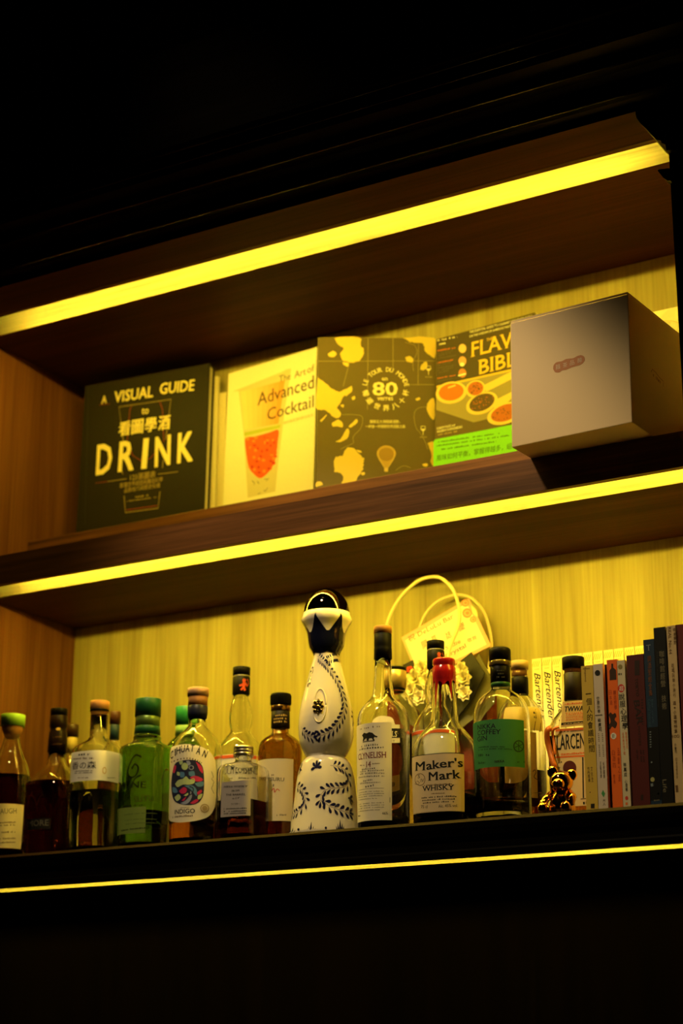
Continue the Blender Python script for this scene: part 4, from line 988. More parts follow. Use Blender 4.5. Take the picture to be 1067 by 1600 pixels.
r, s, cv = spine_book('magazine', 'tall cream magazine at the right end of the counter books', (1044.2, 978), (1058.5, 976.5), (1051.6, 1250.5), (1065.5, 1249), .05, .17, mat('tan white cover', (.52, .38, .20), .55))
m = MB(); dtext(m, s, 'REAL No.44', (1046, 980), (1047.5, 1022), 4.6, BROWNINK, .01); vtext(m, s, '喝遍東京', (1054, 981), (1055, 1007), 5.4, BROWNINK, .006); vtext(m, s, '吃喝玩樂小旅行', (1051, 1036), (1054, 1090), 4, BROWNINK); vtext(m, s, '酒・小酒館特集', (1053.5, 1095), (1056, 1146), 4.6, BROWNINK, .01)
text(m, s, '300', (1048.5, 1153.5), (1061.5, 1152.5), 5, BROWNINK); vtext(m, s, '小旅行', (1055, 1161), (1056, 1177), 3.4, INK, .008); vtext(m, s, '日本酒吧與茶', (1056.5, 1184), (1058, 1217), 2.6, BROWNINK); fine(m, s, (1056, 1238), (1060, 1237.5), 12, BROWNINK); prt(m, cv)
r, s, cv = spine_book('hardback_book', 'dark red book at the right edge of the photo', (1059, 977), (1082, 972), (1066, 1248.5), (1090, 1246), .052, .16, mat('dark red cover', (.10, .012, .008), .5))

# --- eleven comic volumes at the back
BY = .30; cv_ = mat('pale yellow comic cover', (.80, .72, .50), .6)
x0 = float(P(831, 1030, BY)[0]); wv = float(P(845.2, 1028, BY)[0])-x0; st_ = float(P(991.8, 1009, BY)[0]-x0)/10; h = float(P(831, 1030, BY)[2])
edge = ['leftmost comic volume of the back row beside the wood-stoppered bottle', 'second comic volume from the left in the back row', 'third comic volume from the left, left of the black-capped bourbon', 'fourth comic volume, its title cut by the black bourbon cap', 'fifth comic volume, behind the black bourbon cap',
        'sixth comic volume, showing above the yellow book', 'seventh comic volume, showing above the white book', 'eighth comic volume, above the thin black and orange books', 'ninth comic volume, above the slim cream paperback', 'tenth comic volume, above the left half of the maroon book', 'rightmost comic volume beside the dark blue book top']
root = thing('comic_book', edge[0], 'book', (x0+wv/2, BY, 0), 'comic volumes along the back panel'); parts = []; t = .0008
m = MB(); m.box((x0, BY, 0), (x0+wv, BY+t, h), cv_); m.box((x0, BY+t, 0), (x0+t, BY+.085, h), cv_); m.box((x0+wv-t, BY+t, 0), (x0+wv, BY+.085, h), cv_); c0 = m.build('cover', root)
m = MB(); m.box((x0+t+.0001, BY+t+.0001, .001), (x0+wv-t-.0001, BY+.082, h-.001), PAGES); p0 = m.build('page_block', root)
s = Plane((x0, BY, 0), (1, 0, 0), (0, 0, 1)); m = MB(); hz = mat('pale yellow hatch', (.55, .46, .18), .6)
for k in range(4): stroke(m, s, [(833+k*3-2, 1043-k*.5), (833+k*3+1.5, 1033-k*.3)], 1.5, hz)
fine(m, s, (833, 1047), (843, 1046), 1.6, hz, 2); dtext(m, s, 'Bartender', (839, 1051), (846.5, 1128), 9.5, INK, .004, .35); vtext(m, s, '王牌酒保', (847, 1088), (848, 1116), 2.4, mat('ochre ink', (.4, .3, .06), .6)); q0 = m.build('spine_print', c0)
for k in range(1, 11):
    r = root.copy(); COL.objects.link(r); r.location.x += st_*k; r.location.z = 0; r['label'] = edge[k]
    for ch in (c0, p0):
        c = ch.copy(); COL.objects.link(c); c.parent = r
        if ch is c0:
            d = q0.copy(); COL.objects.link(d); d.parent = c

# ------------------------------------------------------------------ gift bag, card and flowers behind the bottles
gy = .335; a, bb = P(604, 1095, gy), P(752, 1080, gy)
root = thing('gift_bag', 'dark red gift bag with two cream cord handles at the back of the counter', 'bag', ((a[0]+bb[0])/2, gy, 0))
RED = mat('dark red paper', (.16, .02, .012), .6); m = MB(); H = float(a[2])
t = .002
m.box((a[0], gy, 0), (bb[0], gy+t, H), RED); m.box((a[0], gy+.05, 0), (bb[0], gy+.05+t, H), RED); m.box((a[0], gy+t, 0), (a[0]+t, gy+.05, H), RED); m.box((bb[0]-t, gy+t, 0), (bb[0], gy+.05, H), RED); m.box((a[0]+t, gy+t, 0), (bb[0]-t, gy+.05, t), RED); m.build('bag_body', root)
CORD = mat('cream cord', (.78, .68, .44), .6)
pts = [P(x, y, gy+.0015) for x, y in smoothline([(590, 1100), (592, 1060), (598, 1010), (607, 968), (625, 934), (650, 910), (672, 901.5), (692, 905), (708, 922), (716, 945), (718, 965), (714, 985), (706, 1005), (700, 1030), (697, 1100)], 7)]
m = MB(); m.tube(pts, .0030, CORD, 12); m.build('cord_handle', root)
pts = [P(x, y, gy+.046) for x, y in smoothline([(648, 1090), (650, 1030), (655, 985), (666, 958), (684, 940), (706, 931), (722, 930), (740, 937), (756, 957), (765, 985), (768, 1010), (764, 1040), (762, 1085)], 7)]
m = MB(); m.tube(pts, .0027, CORD, 12); m.build('cord_handle', root)
# card
cy = gy+.013; cs_ = Plane(P(655, 1058, cy), (1, 0, 0), (0, .06, 1)); PINK = mat('pale pink card', (.80, .40, .34), .6)
root = thing('greeting_card', 'pale pink greeting card tilted against the cord handles', 'card', P(690, 1040, cy))
q = [cs_.inv(*p) for p in ((627, 996), (655.5, 1066), (767, 1009), (732.5, 934.5))]; m = MB()
v = [cs_.pt(*p, 0) for p in q]+[cs_.pt(*p, -.0012) for p in q]; m.add(v, [(0, 1, 2, 3), (7, 6, 5, 4), (0, 4, 5, 1), (1, 5, 6, 2), (2, 6, 7, 3), (3, 7, 4, 0)], PINK)
LC = mat('card centre', (.84, .70, .62), .6); poly(m, cs_, [(633, 1001), (657, 1059), (760, 1007), (729, 942)], LC, .0003)
text(m, cs_, '祝 DeLuLu Bar', (639, 1003), (709, 965.5), 9, BROWNINK, .0, serif=True, off=.0006); text(m, cs_, '開', (661, 1014), (669, 1010), 12, BROWNINK, off=.0006); text(m, cs_, '幕', (676, 1006), (684, 1002), 12, BROWNINK, off=.0006); text(m, cs_, '誌', (698, 999), (706, 995), 11, BROWNINK, off=.0006); text(m, cs_, '慶', (718, 986), (727, 981), 11, BROWNINK, off=.0006)
text(m, cs_, 'Sadie', (697, 1016), (720, 1004), 6, BROWNINK, serif=True, off=.0006); text(m, cs_, 'Crystal', (697, 1028), (729, 1011), 6.5, BROWNINK, serif=True, off=.0006); text(m, cs_, '敬賀', (731, 1004), (745, 998), 6, BROWNINK, off=.0006)
rose = mat('rose print', (.75, .26, .16), .6); rose2 = mat('rose print pale', (.85, .42, .28), .6)
for x, y, r_ in ((727, 942, 6), (730, 958, 7.5), (739, 968, 5)):
    ellipse(m, cs_, (x, y), r_, r_, rose, .0006); ellipse(m, cs_, (x, y), r_*.7, r_*.65, rose2, .0008); ellipse(m, cs_, (x+.5, y), r_*.4, r_*.35, rose, .001)
for p in ([(736, 945), (744, 953), (746, 964), (738, 957)], [(720, 950), (724, 953), (721, 958)]): blob(m, cs_, p, mat('pale leaf print', (.72, .66, .40), .6), .0007, n=3)
m.build('card_sheet', root)
# bouquet
fy = .290; root = thing('flower_bouquet', 'bouquet of cream flowers in black and olive wrapping behind the red wax bottle', 'bouquet', (float(P(690, 1150, fy)[0]), fy, 0))
bx_, bz = float(P(690, 1100, fy+.008)[0]), float(P(690, 1098, fy)[2]); BW = mat('black wrapping paper', (.012, .011, .010), .55); OW = mat('olive wrapping paper', (.13, .12, .06), .6)
def sheet3(name, pxs, Y0, Y1, material):
    m = MB(); v = []; n = len(pxs)
    for (x, y, d) in pxs: v.append(P(x, y, Y0+d*.7))
    for (x, y, d) in pxs: v.append(P(x, y, Y0+d)+np.array([.0004, .0012, 0]))
    tri = [(0, i, i+1) for i in range(1, n-1)]
    m.add(v, tri+[tuple(n+k for k in reversed(t_)) for t_ in tri]+[(i, (i+1) % n, n+(i+1) % n, n+i) for i in range(n)], material); return m.build(name, root)


sheet3('wrapping_paper', [(690, 1150, .02), (738, 1092, .005), (757, 1052, .0), (736, 1019, .012), (712, 1038, .02), (700, 1060, .024)], fy, fy, BW)
sheet3('wrapping_paper', [(692, 1160, .026), (770, 1100, .016), (768, 1060, .012), (748, 1022, .02), (735, 1040, .026), (728, 1060, .03)], fy, fy, OW)
sheet3('wrapping_paper', [(690, 1160, .034), (640, 1130, .032), (622, 1085, .032), (626, 1055, .033), (660, 1050, .036)], fy, fy, OW)
m = MB(); m.lathe(float(P(690, 1200, fy+.01)[0]), fy+.01, [(0, .016), (.04, .013), (.09, .02), (.13, .035)], BW, 24); m.build('stem_wrap', root)
PET = mat('cream petals', (.80, .72, .48), .7); rnd = random.Random(5)
for x, y, r_ in ((650, 1062, 12), (661, 1047, 11), (644, 1082, 11), (657, 1092, 10), (727, 1062, 11), (722, 1048, 10), (728, 1085, 10), (668, 1066, 11), (712, 1075, 11), (690, 1055, 12)):
    c = P(x, y, fy+rnd.uniform(-.004, .004)); m = MB(); r_ *= 1.35
    for ring_, (n, tilt, L) in enumerate(((7, 1.25, 1.0), (6, .8, .85), (5, .4, .65))):
        for k in range(n):
            a_ = 2*math.pi*k/n+ring_*.4+rnd.uniform(-.1, .1); ro = r_*.001*L; v = []
            for i in range(5):
                for j in range(5):
                    f, w = i/4, (j/4-.5); wd = ro*.95*math.sin(math.pi*min(1, .25+.7*f)); rad = ro*f*math.sin(tilt)+ro*.08; up = ro*(f*math.cos(tilt)+.18*math.sin(f*3)) + abs(w)*ro*.25+rnd.uniform(-1, 1)*.0005
                    lx = rad*math.cos(a_)-w*wd*math.sin(a_); lz = rad*math.sin(a_)+w*wd*math.cos(a_); v.append((c[0]+lx, c[1]-up, c[2]+lz+up*.25))
            m.add(v, [(i*5+j, i*5+j+1, i*5+j+6, i*5+j+5) for i in range(4) for j in range(4)], PET, True)
    m.build('flower', root)
root = thing('gift_tag', 'small black tag with a red flower tucked left of the pink card', 'tag', P(644, 1045, .318)); tp = Plane(P(644, 1045, .318), (1, 0, 0), (0, .05, 1)); m = MB()
q = [tp.inv(*p) for p in ((629, 1039), (634, 1054), (651, 1053), (645, 1031))]; v = [tp.pt(*p, 0) for p in q]+[tp.pt(*p, -.002) for p in q]; m.add(v, [(0, 1, 2, 3), (7, 6, 5, 4), (0, 4, 5, 1), (1, 5, 6, 2), (2, 6, 7, 3), (3, 7, 4, 0)], mat('black card', (.015, .010, .008), .5))
for k in range(5): ellipse(m, tp, (640.5+3.2*math.cos(k*1.257), 1046+3.2*math.sin(k*1.257)), 2.6, 2.6, REDINK, .0006)
ellipse(m, tp, (640.5, 1046), 1.5, 1.5, MAROONINK, .0009); m.build('tag_card', root)

# ------------------------------------------------------------------ cover-out books on the ledge


def cover_book(name, label, tl, tr, Y, thick, lean, cover, hardback=False):
    Y += SHIFT; T = P(*tl, Y); R_ = PZ(*tr, T[2]); U = R_-T; w = np.linalg.norm(U); U = U/w; n = np.array([U[1], -U[0], 0.])    # n looks out of the cabinet
    z0 = LEDGE_Z+.0007; h = T[2]-z0; B0 = np.array([T[0], T[1], z0])+n*lean; V = T-B0; V = V/np.linalg.norm(V); N_ = np.cross(U, V)
    root = thing(name, label, 'book', B0+U*w/2-N_*thick/2); Hh = np.linalg.norm(T-B0)
    pt = lambda u, v, o: B0+U*u+V*v+N_*o
    def slab(m, u0, u1, v0, v1, o0, o1, mt): m.hexa([pt(u0, v0, o1), pt(u1, v0, o1), pt(u1, v0, o0), pt(u0, v0, o0), pt(u0, v1, o1), pt(u1, v1, o1), pt(u1, v1, o0), pt(u0, v1, o0)], mt)
    t = .0022 if hardback else .0008; e = .003 if hardback else .0
    m = MB(); slab(m, 0, w, 0, Hh, -t, 0, cover); slab(m, 0, w, 0, Hh, -thick, -thick+t, cover); slab(m, 0, t, 0, Hh, -thick+t, -t, cover); cv = m.build('cover', root)
    m = MB(); slab(m, t+.0002, w-e-.0005, e+.0002, Hh-e-.0005, -thick+t+.0001, -t-.0001, PAGES); m.build('page_block', root)
    return root, Plane(B0, U, V), cv


# black hardback about drinks
r, s, cv = cover_book('hardback_book', 'black hardback with yellow DRINK lettering at the left end of the upper shelf', (133, 603), (328, 567.5), .262, .020, .008, mat('charcoal cover', (.020, .017, .008), .5, spec=.08), True)
m = MB(); LY = mat('yellow cream ink', (.78, .66, .26), .6); DY = mat('dull gold ink', (.30, .22, .07), .6); DR = mat('dull red line', (.22, .03, .012), .6)
stroke(m, s, [(138.5, 602), (133, 820)], 1.2, mat('cover joint', (.015, .014, .011), .6)); text(m, s, 'A', (158.5, 631), (166.5, 629.5), 12, LY, .03); text(m, s, 'VISUAL', (178, 629), (239, 620), 17, LY, .02); text(m, s, 'GUIDE', (249, 616), (303, 610), 17, LY, .02); text(m, s, 'to', (221, 647.5), (232, 646), 9, LY, .012)
for x, t_ in ((185, '看'), (205, '圖'), (226, '學'), (247, '酒')): text(m, s, t_, (x, 680-(x-185)*.15), (x+18.5, 677.2-(x-185)*.15), 20, LY, .02)
for ch, x0_, x1_, y0_, y1_, h_ in (('D', 149.5, 174, 742, 738, 46), ('R', 184, 208.5, 737, 733.5, 46), ('I', 220.5, 229, 732, 731, 46), ('N', 241.5, 266, 729.5, 725, 46), ('K', 276.5, 301, 723.5, 719.5, 46)): text(m, s, ch, (x0_, y0_), (x1_, y1_), h_, LY, .025)
for pts, c_ in (([(193, 691), (186, 636), (267, 624), (259, 687)], DY), ([(198, 700), (203, 640), (206, 634)], DR), ([(250, 628), (254, 640), (256, 690)], DR), ([(197, 690), (208, 712), (222, 721), (235, 716), (250, 700)], DR), ([(188, 728), (192, 741)], DY), ([(255, 719), (254, 731)], DY), ([(194, 775), (196, 801), (247, 794), (250, 768)], DY), ([(197, 797), (246, 790)], DR)): stroke(m, s, pts, 1.2, c_)
stroke(m, s, [(168, 752.5), (198, 748)], 1., DY); stroke(m, s, [(247, 741), (278, 737)], 1., DY); stroke(m, s, [(149, 755), (168, 752.5)], 1., DR); stroke(m, s, [(155, 633), (172, 631)], .9, DR)
text(m, s, '125張圖表', (203, 750.5), (243, 745), 9.5, DY, .012); text(m, s, '看懂世界調酒與釀造科學', (187, 762), (254, 752), 7, DY, .006); text(m, s, '品飲技巧與歷史知識', (194, 769.5), (250, 761), 7, DY, .006); fine(m, s, (208, 778.5), (235, 775), 3, DY, 2); fine(m, s, (198, 784), (246, 777.5), 2, DY, 3)
m.build('cover_print', cv)
# two pale books behind it
for tl, tr, Y, nm, mt in (((240, 605), (341, 587), .299, 'pale tall book standing behind the black hardback', mat('pale cream cover', (.78, .70, .46), .55)), ((250, 631), (354, 612), .312, 'shorter cream book between the black hardback and the white cocktail book', mat('cream cover', (.74, .66, .42), .55))):
    cover_book('paperback_book', nm, tl, tr, Y, .0075, .001, mt)
# white cocktail book
r, s, cv = cover_book('paperback_book', 'white cocktail book with a tall red drink on its cover', (357, 584), (495, 542), .305, .014, .008, mat('white cover', (.80, .77, .66), .45))
m = MB(); GL = mat('pale glass print', (.62, .56, .36), .6); PE = mat('peach drink print', (.80, .50, .20), .6); OR = mat('red pearl print', (.75, .10, .015), .6); OR2 = mat('orange pearl print', (.85, .22, .03), .6); LM = mat('lime print', (.45, .50, .06), .6); TI = mat('umber ink', (.10, .055, .015), .6)
poly(m, s, [(363, 612), (373, 611), (381, 680), (384, 730), (387, 778), (430, 768), (435, 720), (445, 640), (455, 576), (448, 577), (438, 582)], GL, .0004)
for k in range(8):                                                # the drink grows warmer towards the right of the glass
    f0, f1 = k/8, (k+1)/8; X = lambda f, y: (376+(y-615)*.09)+f*((450-(y-585)*.17)-(376+(y-615)*.09))
    c_ = [a_*(1-k/7*.9)+b_*(k/7*.9) for a_, b_ in zip((.76, .64, .34), (.74, .30, .05))]; y0_, y1_ = 609, 674
    poly(m, s, [(X(f0, 612)-0, 612-f0*18), (X(f1, 612), 612-f1*18), (X(f1, 672), 672-f1*10), (X(f0, 672), 672-f0*10)], mat('drink print %d' % k, c_, .6), .0006)
poly(m, s, [(381, 676), (439, 663), (437, 669), (382, 682)], LM, .0008)
blob(m, s, [(383, 696), (384, 684), (398, 682), (420, 676), (435, 672), (434, 690), (431, 715), (424, 732), (413, 744), (405, 747), (396, 740), (388, 728)], OR, .0008, n=4)
rnd = random.Random(3)
for k in range(60):
    x, y = rnd.uniform(386, 432), rnd.uniform(682, 742)
    if y < 744-abs(x-408)**1.6*.09: ellipse(m, s, (x, y), rnd.uniform(1.6, 3.2), rnd.uniform(1.6, 3), (OR2, OR, mat('deep red pearl print', (.55, .04, .01), .6))[k % 3], .0009+k*.000003, n=10)
for pts in ([(394, 751), (398, 755), (396, 758)], [(402, 752), (405, 756)], [(413, 749), (420, 748), (416, 752)], [(418, 762), (415, 768), (412, 766)], [(403, 772), (407, 770)]): stroke(m, s, pts, 1., GREYINK, .0008)
text(m, s, 'The', (436, 598), (454, 592.5), 10.5, TI, 0); text(m, s, 'Art', (460, 591), (478, 585), 10.5, TI, 0); text(m, s, 'of', (480, 583.5), (491, 580), 11, TI, 0); text(m, s, 'Advanced', (402.5, 634), (490.5, 606), 19.5, TI, .004); text(m, s, 'Cocktail', (417.5, 657), (490, 636), 18.5, TI, .004); text(m, s, '最新雞尾酒調製全技法', (443, 663), (489, 650), 4.4, mat('taupe ink', (.35, .27, .14), .6))
m.build('cover_print', cv)
# brown map book
r, s, cv = cover_book('paperback_book', 'olive brown book with yellow world map cover set at an angle', (496.5, 527), (680, 528.5), .213, .012, .008, mat('olive brown cover', (.135, .108, .045), .5, spec=.08))
m = MB(); MP = mat('yellow map print', (.70, .52, .10), .6); LT = mat('pale map line', (.34, .28, .13), .6); CT = mat('cream title ink', (.80, .72, .42), .6)
for k, (pts, jg) in enumerate(((((522, 527.5), (561, 527), (563, 540), (568, 545), (566, 558), (558, 565), (546, 566), (535, 562), (531, 553), (537, 545), (527, 537)), 1.), (((512, 553), (520, 548.5), (526, 553), (521, 558), (514, 557)), .4), (((535, 566), (544, 567), (543, 573), (537, 570)), .5), (((630, 528), (679, 528.5), (679, 558), (672, 556), (664, 548), (661, 538), (652, 535), (640, 534)), 1.),
                               (((633, 559), (639, 556.5), (645, 560), (644, 566), (636, 565)), .4), (((658, 570), (665, 565), (668, 571), (663, 578), (657, 577)), .5), (((496, 590), (506, 596), (518, 607), (530, 612), (542, 607), (549, 603), (550, 610), (543, 618), (536, 620), (532, 630), (526, 636), (532, 645), (530, 653), (520, 651), (514, 645), (505, 640), (494.5, 637)), .9),
                               (((519, 661), (526, 657), (530, 656), (536, 664), (534, 668), (527, 666), (519, 666)), .6), (((545, 666), (551, 660), (557, 655), (559, 659), (554, 664), (547, 668)), .4), (((524, 690), (532, 686), (538, 676), (541, 671), (545, 670.5), (545, 680), (540, 687), (530, 691)), .4), (((500, 657), (510, 648), (509, 651), (502, 659)), .2),
                               (((522, 738), (523, 716), (534, 712), (543, 700), (552, 700), (558, 707), (565, 714), (568, 724), (566, 736), (560, 744), (556, 750), (535, 756), (537, 745), (529, 738)), .9), (((556, 703), (563, 704), (565, 707), (560, 707)), .3), (((565, 715), (569, 716), (568, 719), (565, 718)), .3), (((564, 738), (570, 738), (569, 742), (565, 742)), .3), (((493.5, 754), (500, 752), (504, 757), (496, 760), (493, 760)), .3),
                               (((667, 632), (672, 625), (678.5, 624), (678.5, 655), (670, 648), (667, 640)), .5), (((649, 623), (655, 621), (656, 624), (651, 626)), .3), (((668, 693), (678, 692), (678, 726), (673, 722), (674, 710)), .5), (((549, 621), (554, 619), (555, 623), (551, 625)), .3), (((531, 633), (537, 632), (536, 637)), .3), (((660, 725), (667, 724), (668, 728), (662, 729)), .3))):
    blob(m, s, pts, MP, .0005, jag=jg, seed=k, n=4)
for q_ in ([(497, 564.5), (679, 564)], [(575, 528), (574, 640)], [(614, 528), (614, 580)], [(654, 528), (653, 602)], [(640, 601), (678, 601)]): stroke(m, s, q_, .7, LT, .0004)
for q_ in ([(633, 535), (648, 540), (651, 552), (645, 566), (646, 580)], [(546, 566), (541, 585), (536, 604)], [(534, 648), (555, 648), (566, 652), (564, 668), (552, 682), (552, 692), (542, 697), (532, 702)], [(678, 636), (655, 637), (647, 648), (650, 668), (656, 676), (664, 690), (668, 702)], [(618, 735), (630, 728), (642, 731)]): stroke(m, s, q_, .6, LT, .0004, True)
C = (602.5, 608); arctext(m, s, 'LE TOUR DU MONDE', C, 27.5, 166, 12, 6.8, CT, .012, True, wide=.85)
arctext(m, s, '暢遊世界八十杯', C, 33, 193, 349, 8.2, CT, .02, inward=True); text(m, s, 'en', (596.5, 594.5), (606, 594.5), 4.2, CT, .01, serif=True); text(m, s, '80', (582, 617.5), (621.5, 617.5), 20.5, CT, .022); text(m, s, 'verres', (589, 625.5), (614, 625.5), 5, CT, .012, serif=True)
text(m, s, '橫跨五大洲經典酒款，', (577.5, 661), (625, 661), 4.8, CT, .004); text(m, s, '一杯接一杯展開世界品飲之旅', (571, 668.5), (633, 668.5), 4.8, CT, .004)
TAN = mat('balloon ochre print', (.48, .32, .08), .6); TAN2 = mat('balloon pale line', (.62, .46, .16), .6)
for k in range(1): ellipse(m, s, (603.5, 709), 15, 13, TAN, .0006); ellipse(m, s, (603.5, 710), 12, 10.5, mat('balloon brown print', (.33, .21, .05), .6), .0008)
poly(m, s, [(591, 717), (616, 717), (606.5, 731), (600, 731)], TAN, .0006); poly(m, s, [(600, 731), (606.5, 731), (606, 737), (600.5, 737)], TAN2, .0008); stroke(m, s, [(590, 705), (592, 715), (600, 730)], .8, TAN2, .001); stroke(m, s, [(617, 705), (615, 716), (607, 730)], .8, TAN2, .001)
for x, y in ((669.5, 577), (661, 671)):                            # little stemmed glass drawings
    stroke(m, s, [(x-3, y-5), (x-3.5, y), (x, y+3), (x+3.5, y), (x+3, y-5), (x-3, y-5)], .8, CT); poly(m, s, [(x-3.2, y-1), (x+3.2, y-1), (x, y+3)], CT); stroke(m, s, [(x, y+3), (x, y+9)], .8, CT); fine(m, s, (x-5, y+13), (x+6, y+13), 2, LT)
m.build('cover_print', cv)
# flavour book behind the box
r, s, cv = cover_book('paperback_book', 'dark cookbook with spoons of spices and a green band, half hidden by the box', (681, 530.5), (836, 488), .306, .018, .006, mat('dark olive cover', (.075, .06, .03), .45, spec=.1))
m = MB(); YT = mat('yellow title ink', (.78, .50, .05), .6)
text(m, s, 'FLAVOR', (735.5, 558), (845, 530), 23, YT, .012, serif=True); text(m, s, 'BIBLE', (747, 585.5), (822, 567), 22.5, YT, .012, serif=True); text(m, s, 'THE', (760, 533.5), (770, 531), 4.5, YT, .004, serif=True)
text(m, s, 'THE ESSENTIAL GUIDE TO CULINARY CREATIVITY, BASED', (733.5, 521), (832, 496), 3.8, WHITEINK, .006); text(m, s, "ON THE WISDOM OF AMERICA'S MOST IMAGINATIVE CHEFS", (733.5, 527.5), (834, 502), 3.6, WHITEINK, .006)
fine(m, s, (683, 533.5), (714, 527.5), 3, WHITEINK, 1); fine(m, s, (683, 540), (696, 537.5), 3, WHITEINK, 2)
for k, y in enumerate((549, 553, 557, 561, 568, 572, 576, 580, 584, 592, 597)): fine(m, s, (683.5, y), (712-(k % 3)*4, y-5), 2, ORANGEINK if k in (0, 4, 9) else GREYINK, k)
for (x, y), mt in (((722.5, 544.5), mat('peach dot', (.75, .5, .25), .6)), ((722.5, 564), mat('rose dot', (.72, .35, .2), .6)), ((722.5, 583), mat('rust dot', (.6, .22, .08), .6))): ellipse(m, s, (x, y), 6, 7, mt, .0006)
ellipse(m, s, (722, 569.5), 3.6, 3, WHITEINK, .0008); stroke(m, s, [(716, 587), (728, 584)], 2.4, WHITEINK, .0008)
poly(m, s, [(682, 603), (798, 577), (838, 568), (838, 640), (798, 664), (680, 686)], mat('khaki photo', (.30, .26, .12), .6), .0003); poly(m, s, [(682, 603), (838, 568), (838, 571), (682, 606)], YT, .0005)
poly(m, s, [(680, 640), (740, 660), (800, 645), (800, 664), (680, 686)], mat('brown photo ground', (.12, .09, .035), .6), .0004)
SP = mat('spoon yellow print', (.74, .56, .16), .6); S1 = mat('saffron print', (.72, .16, .01), .6); S2 = mat('paprika print', (.48, .13, .02), .6); S3 = mat('pepper print', (.10, .06, .02), .6)
poly(m, s, [(752, 604), (800, 580), (838, 570), (838, 584), (800, 592), (760, 612)], SP, .0006); poly(m, s, [(768, 628), (800, 612), (838, 604), (838, 618), (800, 622), (775, 645)], SP, .0006)
for c_, a_, b_, rt, inn in (((705, 613.5), 24.5, 17, -10, S1), ((743, 608), 15.5, 13.5, -20, S2), ((753, 630), 26, 16, -24, S3), ((790, 646), 30, 16, -20, S2)): ellipse(m, s, c_, a_, b_, SP, .0008, rt); ellipse(m, s, (c_[0], c_[1]-1), a_*.8, b_*.78, inn, .001, rt)
rnd = random.Random(9)
for k in range(50):
    for c_, a_, b_, cl in (((743, 607), 10, 8, S3), ((753, 629), 18, 9, S2), ((790, 645), 20, 9, S3)):
        if rnd.random() < .5:
            t_ = rnd.uniform(0, 6.28); r_ = rnd.random()**.5; ellipse(m, s, (c_[0]+a_*r_*math.cos(t_), c_[1]+b_*r_*math.sin(t_)-a_*r_*math.cos(t_)*.35), .9, .8, cl, .0012, n=6)
stroke(m, s, [(700, 606), (712, 602)], 2.4, mat('peach shine print', (.85, .55, .2), .6), .0012)
text(m, s, 'KAREN PAGE and', (682.5, 671.5), (711, 665.5), 3.6, WHITEINK, .004, serif=True); text(m, s, 'ANDREW DORNENBURG', (682.5, 676.5), (722, 668.5), 3.6, WHITEINK, .004, serif=True); fine(m, s, (682.5, 681), (714, 675), 2.6, mat('ochre small ink', (.4, .32, .14), .6), 8)
m.build('cover_print', cv)
m = MB(); GB = mat('vivid green band', (.20, .72, .02), .55); blob(m, s, [(677.5, 690), (680, 686.5), (760, 671.5), (838, 656), (838, 700), (800, 712), (760, 718), (677, 732)], GB, .0012, n=1)
GI = mat('green black ink', (.05, .16, .01), .6)
for k, (y, x0_, x1_) in enumerate(((692, 685, 780), (698, 682, 795), (703.5, 690, 775))): fine(m, s, (x0_, y), (x1_, y-(x1_-x0_)*.145), 2.6, GI, k+3, off=.0016)
text(m, s, '風味如何平衡，掌握得越多，組合出無限', (682, 720), (835, 695), 8.5, GI, .004, off=.0016); m.build('paper_band', r)

# ------------------------------------------------------------------ gift box overhanging the front
Yb = SHIFT-.06; T = P(797, 505, Yb); zt, zb = float(T[2]), ZMIDTOP+.0006
U = np.array([math.cos(math.radians(-3)), math.sin(math.radians(-3)), 0]); Nd = np.array([-U[1], U[0], 0]); w = .201; dp = .226
root = thing('gift_box', 'large plain beige box overhanging the edge of the upper shelf', 'box', np.array([T[0], T[1], zb])+U*w/2+Nd*dp/2)
BOX = mat('beige laminated card', (.64, .47, .27), .5); BOXS = mat('beige laminated card', (0, 0, 0)); B0 = np.array([T[0]-.003, T[1], zb]); B1 = np.array([T[0], T[1], zt])
m = MB(); m.hexa([B0, B0+U*w, B0+U*w+Nd*dp, B0+Nd*dp, B1, B1+U*w, B1+U*w+Nd*dp, B1+Nd*dp], BOX); body = m.build('box_body', root, .0012)
m = MB(); lidb = [B1+U*a_+Nd*c_+np.array([0, 0, z_]) for z_ in (.0002, .0035) for a_, c_ in ((.0008, .0008), (w-.0008, .0008), (w-.0008, dp-.0008), (.0008, dp-.0008))]; m.hexa(lidb, BOX); m.build('lid_flap', root)
s = Plane(B0, U, B1-B0); m = MB(); CO = mat('copper foil', (.24, .085, .025), .4, .2); 
pts = [(862.8, 578), (866, 583), (872, 583.5), (877, 580.5), (883, 579.5), (889, 577), (895, 575), (901, 573.5), (908, 570.5), (912, 565), (911, 559.5), (906, 557), (900, 558.5), (894, 561.5), (888, 562), (882, 563), (876, 566), (868, 567.5), (863.5, 572)]
blob(m, s, pts, CO, .0006, n=3)
for ch, x, y in (('囍', 867, 578.5), ('茶', 878, 576), ('品', 889, 572.5), ('醇', 901, 569)): text(m, s, ch, (x, y), (x+7, y-1.6), 7, mat('pale copper print', (.62, .45, .32), .5), .0, off=.0011)
m.build('foil_seal', body)
s = Plane(B0+U*w, Nd, B1-B0); m = MB()
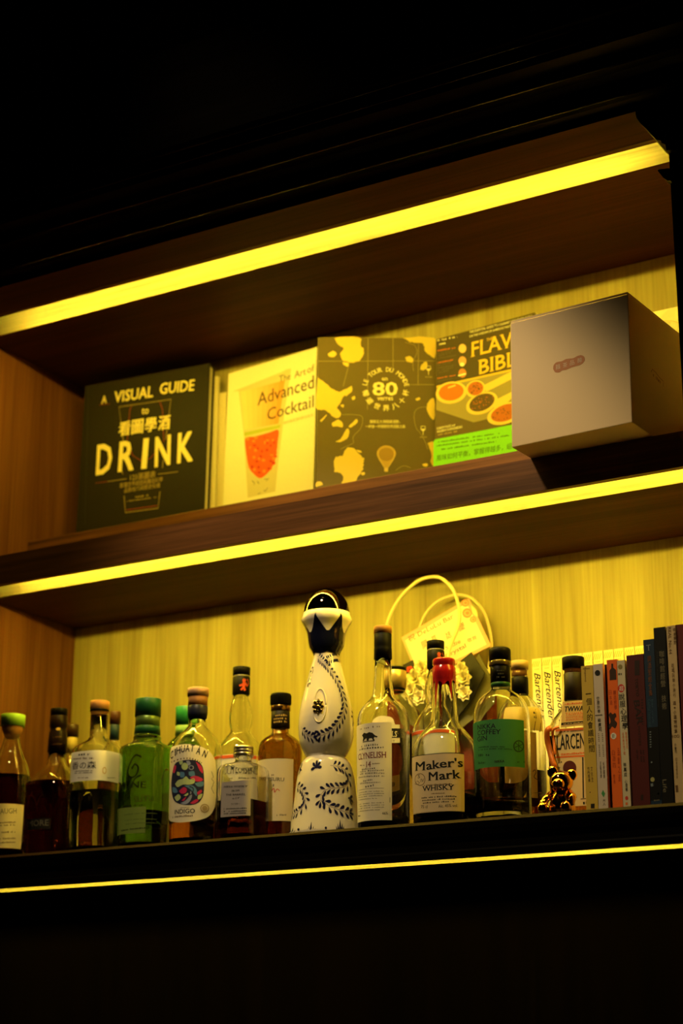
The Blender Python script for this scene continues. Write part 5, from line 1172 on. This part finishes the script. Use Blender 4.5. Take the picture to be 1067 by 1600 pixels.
stroke(m, s, [(1017, 581), (1019, 577), (1024, 582), (1030, 590), (1036, 596), (1036, 604)], 1.2, CO, .0006); fine(m, s, (1020, 588), (1032, 600), 5, CO, 3); m.build('foil_seal', body)
# crumpled white paper bag behind the box at the right
py0 = .15; A = P(1005, 700, py0)
rx0 = .462; root = thing('paper_bag', 'creased white paper bag behind the beige box by the right pilaster', 'bag', (.50, .34, LEDGE_Z))
m = MB(); WP = mat('creased white paper', (.80, .76, .62), .7); nx, nz = 9, 12; rnd = random.Random(11); ztop = float(P(1040, 485, .25+SHIFT)[2])
def grid(fn, mt):
    v = [fn(i/nx, j/nz) for j in range(nz+1) for i in range(nx+1)]; m.add(v, [(j*(nx+1)+i, j*(nx+1)+i+1, (j+1)*(nx+1)+i+1, (j+1)*(nx+1)+i) for j in range(nz) for i in range(nx)], mt)
jit = [[rnd.uniform(-.003, .003) for _ in range(nz+2)] for _ in range(nx+2)]
x0_, x1_, y0_, y1_ = float(back(.352, .245, .7)[0]), .560, .245+SHIFT, .325+SHIFT
def front(a_, b_): return (x0_+(x1_-x0_)*a_, y0_+jit[int(a_*nx+.5)][int(b_*nz+.5)]*(1 if 0 < b_ < 1 and 0 < a_ < 1 else 0), LEDGE_Z+(ztop-LEDGE_Z)*b_)
grid(front, WP)
m.add([(x0_, y0_, LEDGE_Z), (x0_, y1_, LEDGE_Z), (x0_, y1_, ztop), (x0_, y0_, ztop), (x1_, y0_, LEDGE_Z), (x1_, y1_, LEDGE_Z), (x1_, y1_, ztop), (x1_, y0_, ztop)], [(0, 1, 2, 3), (4, 7, 6, 5), (1, 5, 6, 2), (0, 4, 5, 1)], WP); m.build('bag_body', root)
s = Plane((x0_, y0_-.003, LEDGE_Z), (1, 0, 0), (0, 0, 1)); m = MB(); FL = mat('faint ochre line', (.55, .45, .18), .6)
stroke(m, s, [(1030, 502), (1048, 501), (1062, 505)], .8, FL, .0005, True); stroke(m, s, [(1055, 527), (1059, 512), (1066, 500)], .8, FL, .0005, True); m.build('fold_line', root)
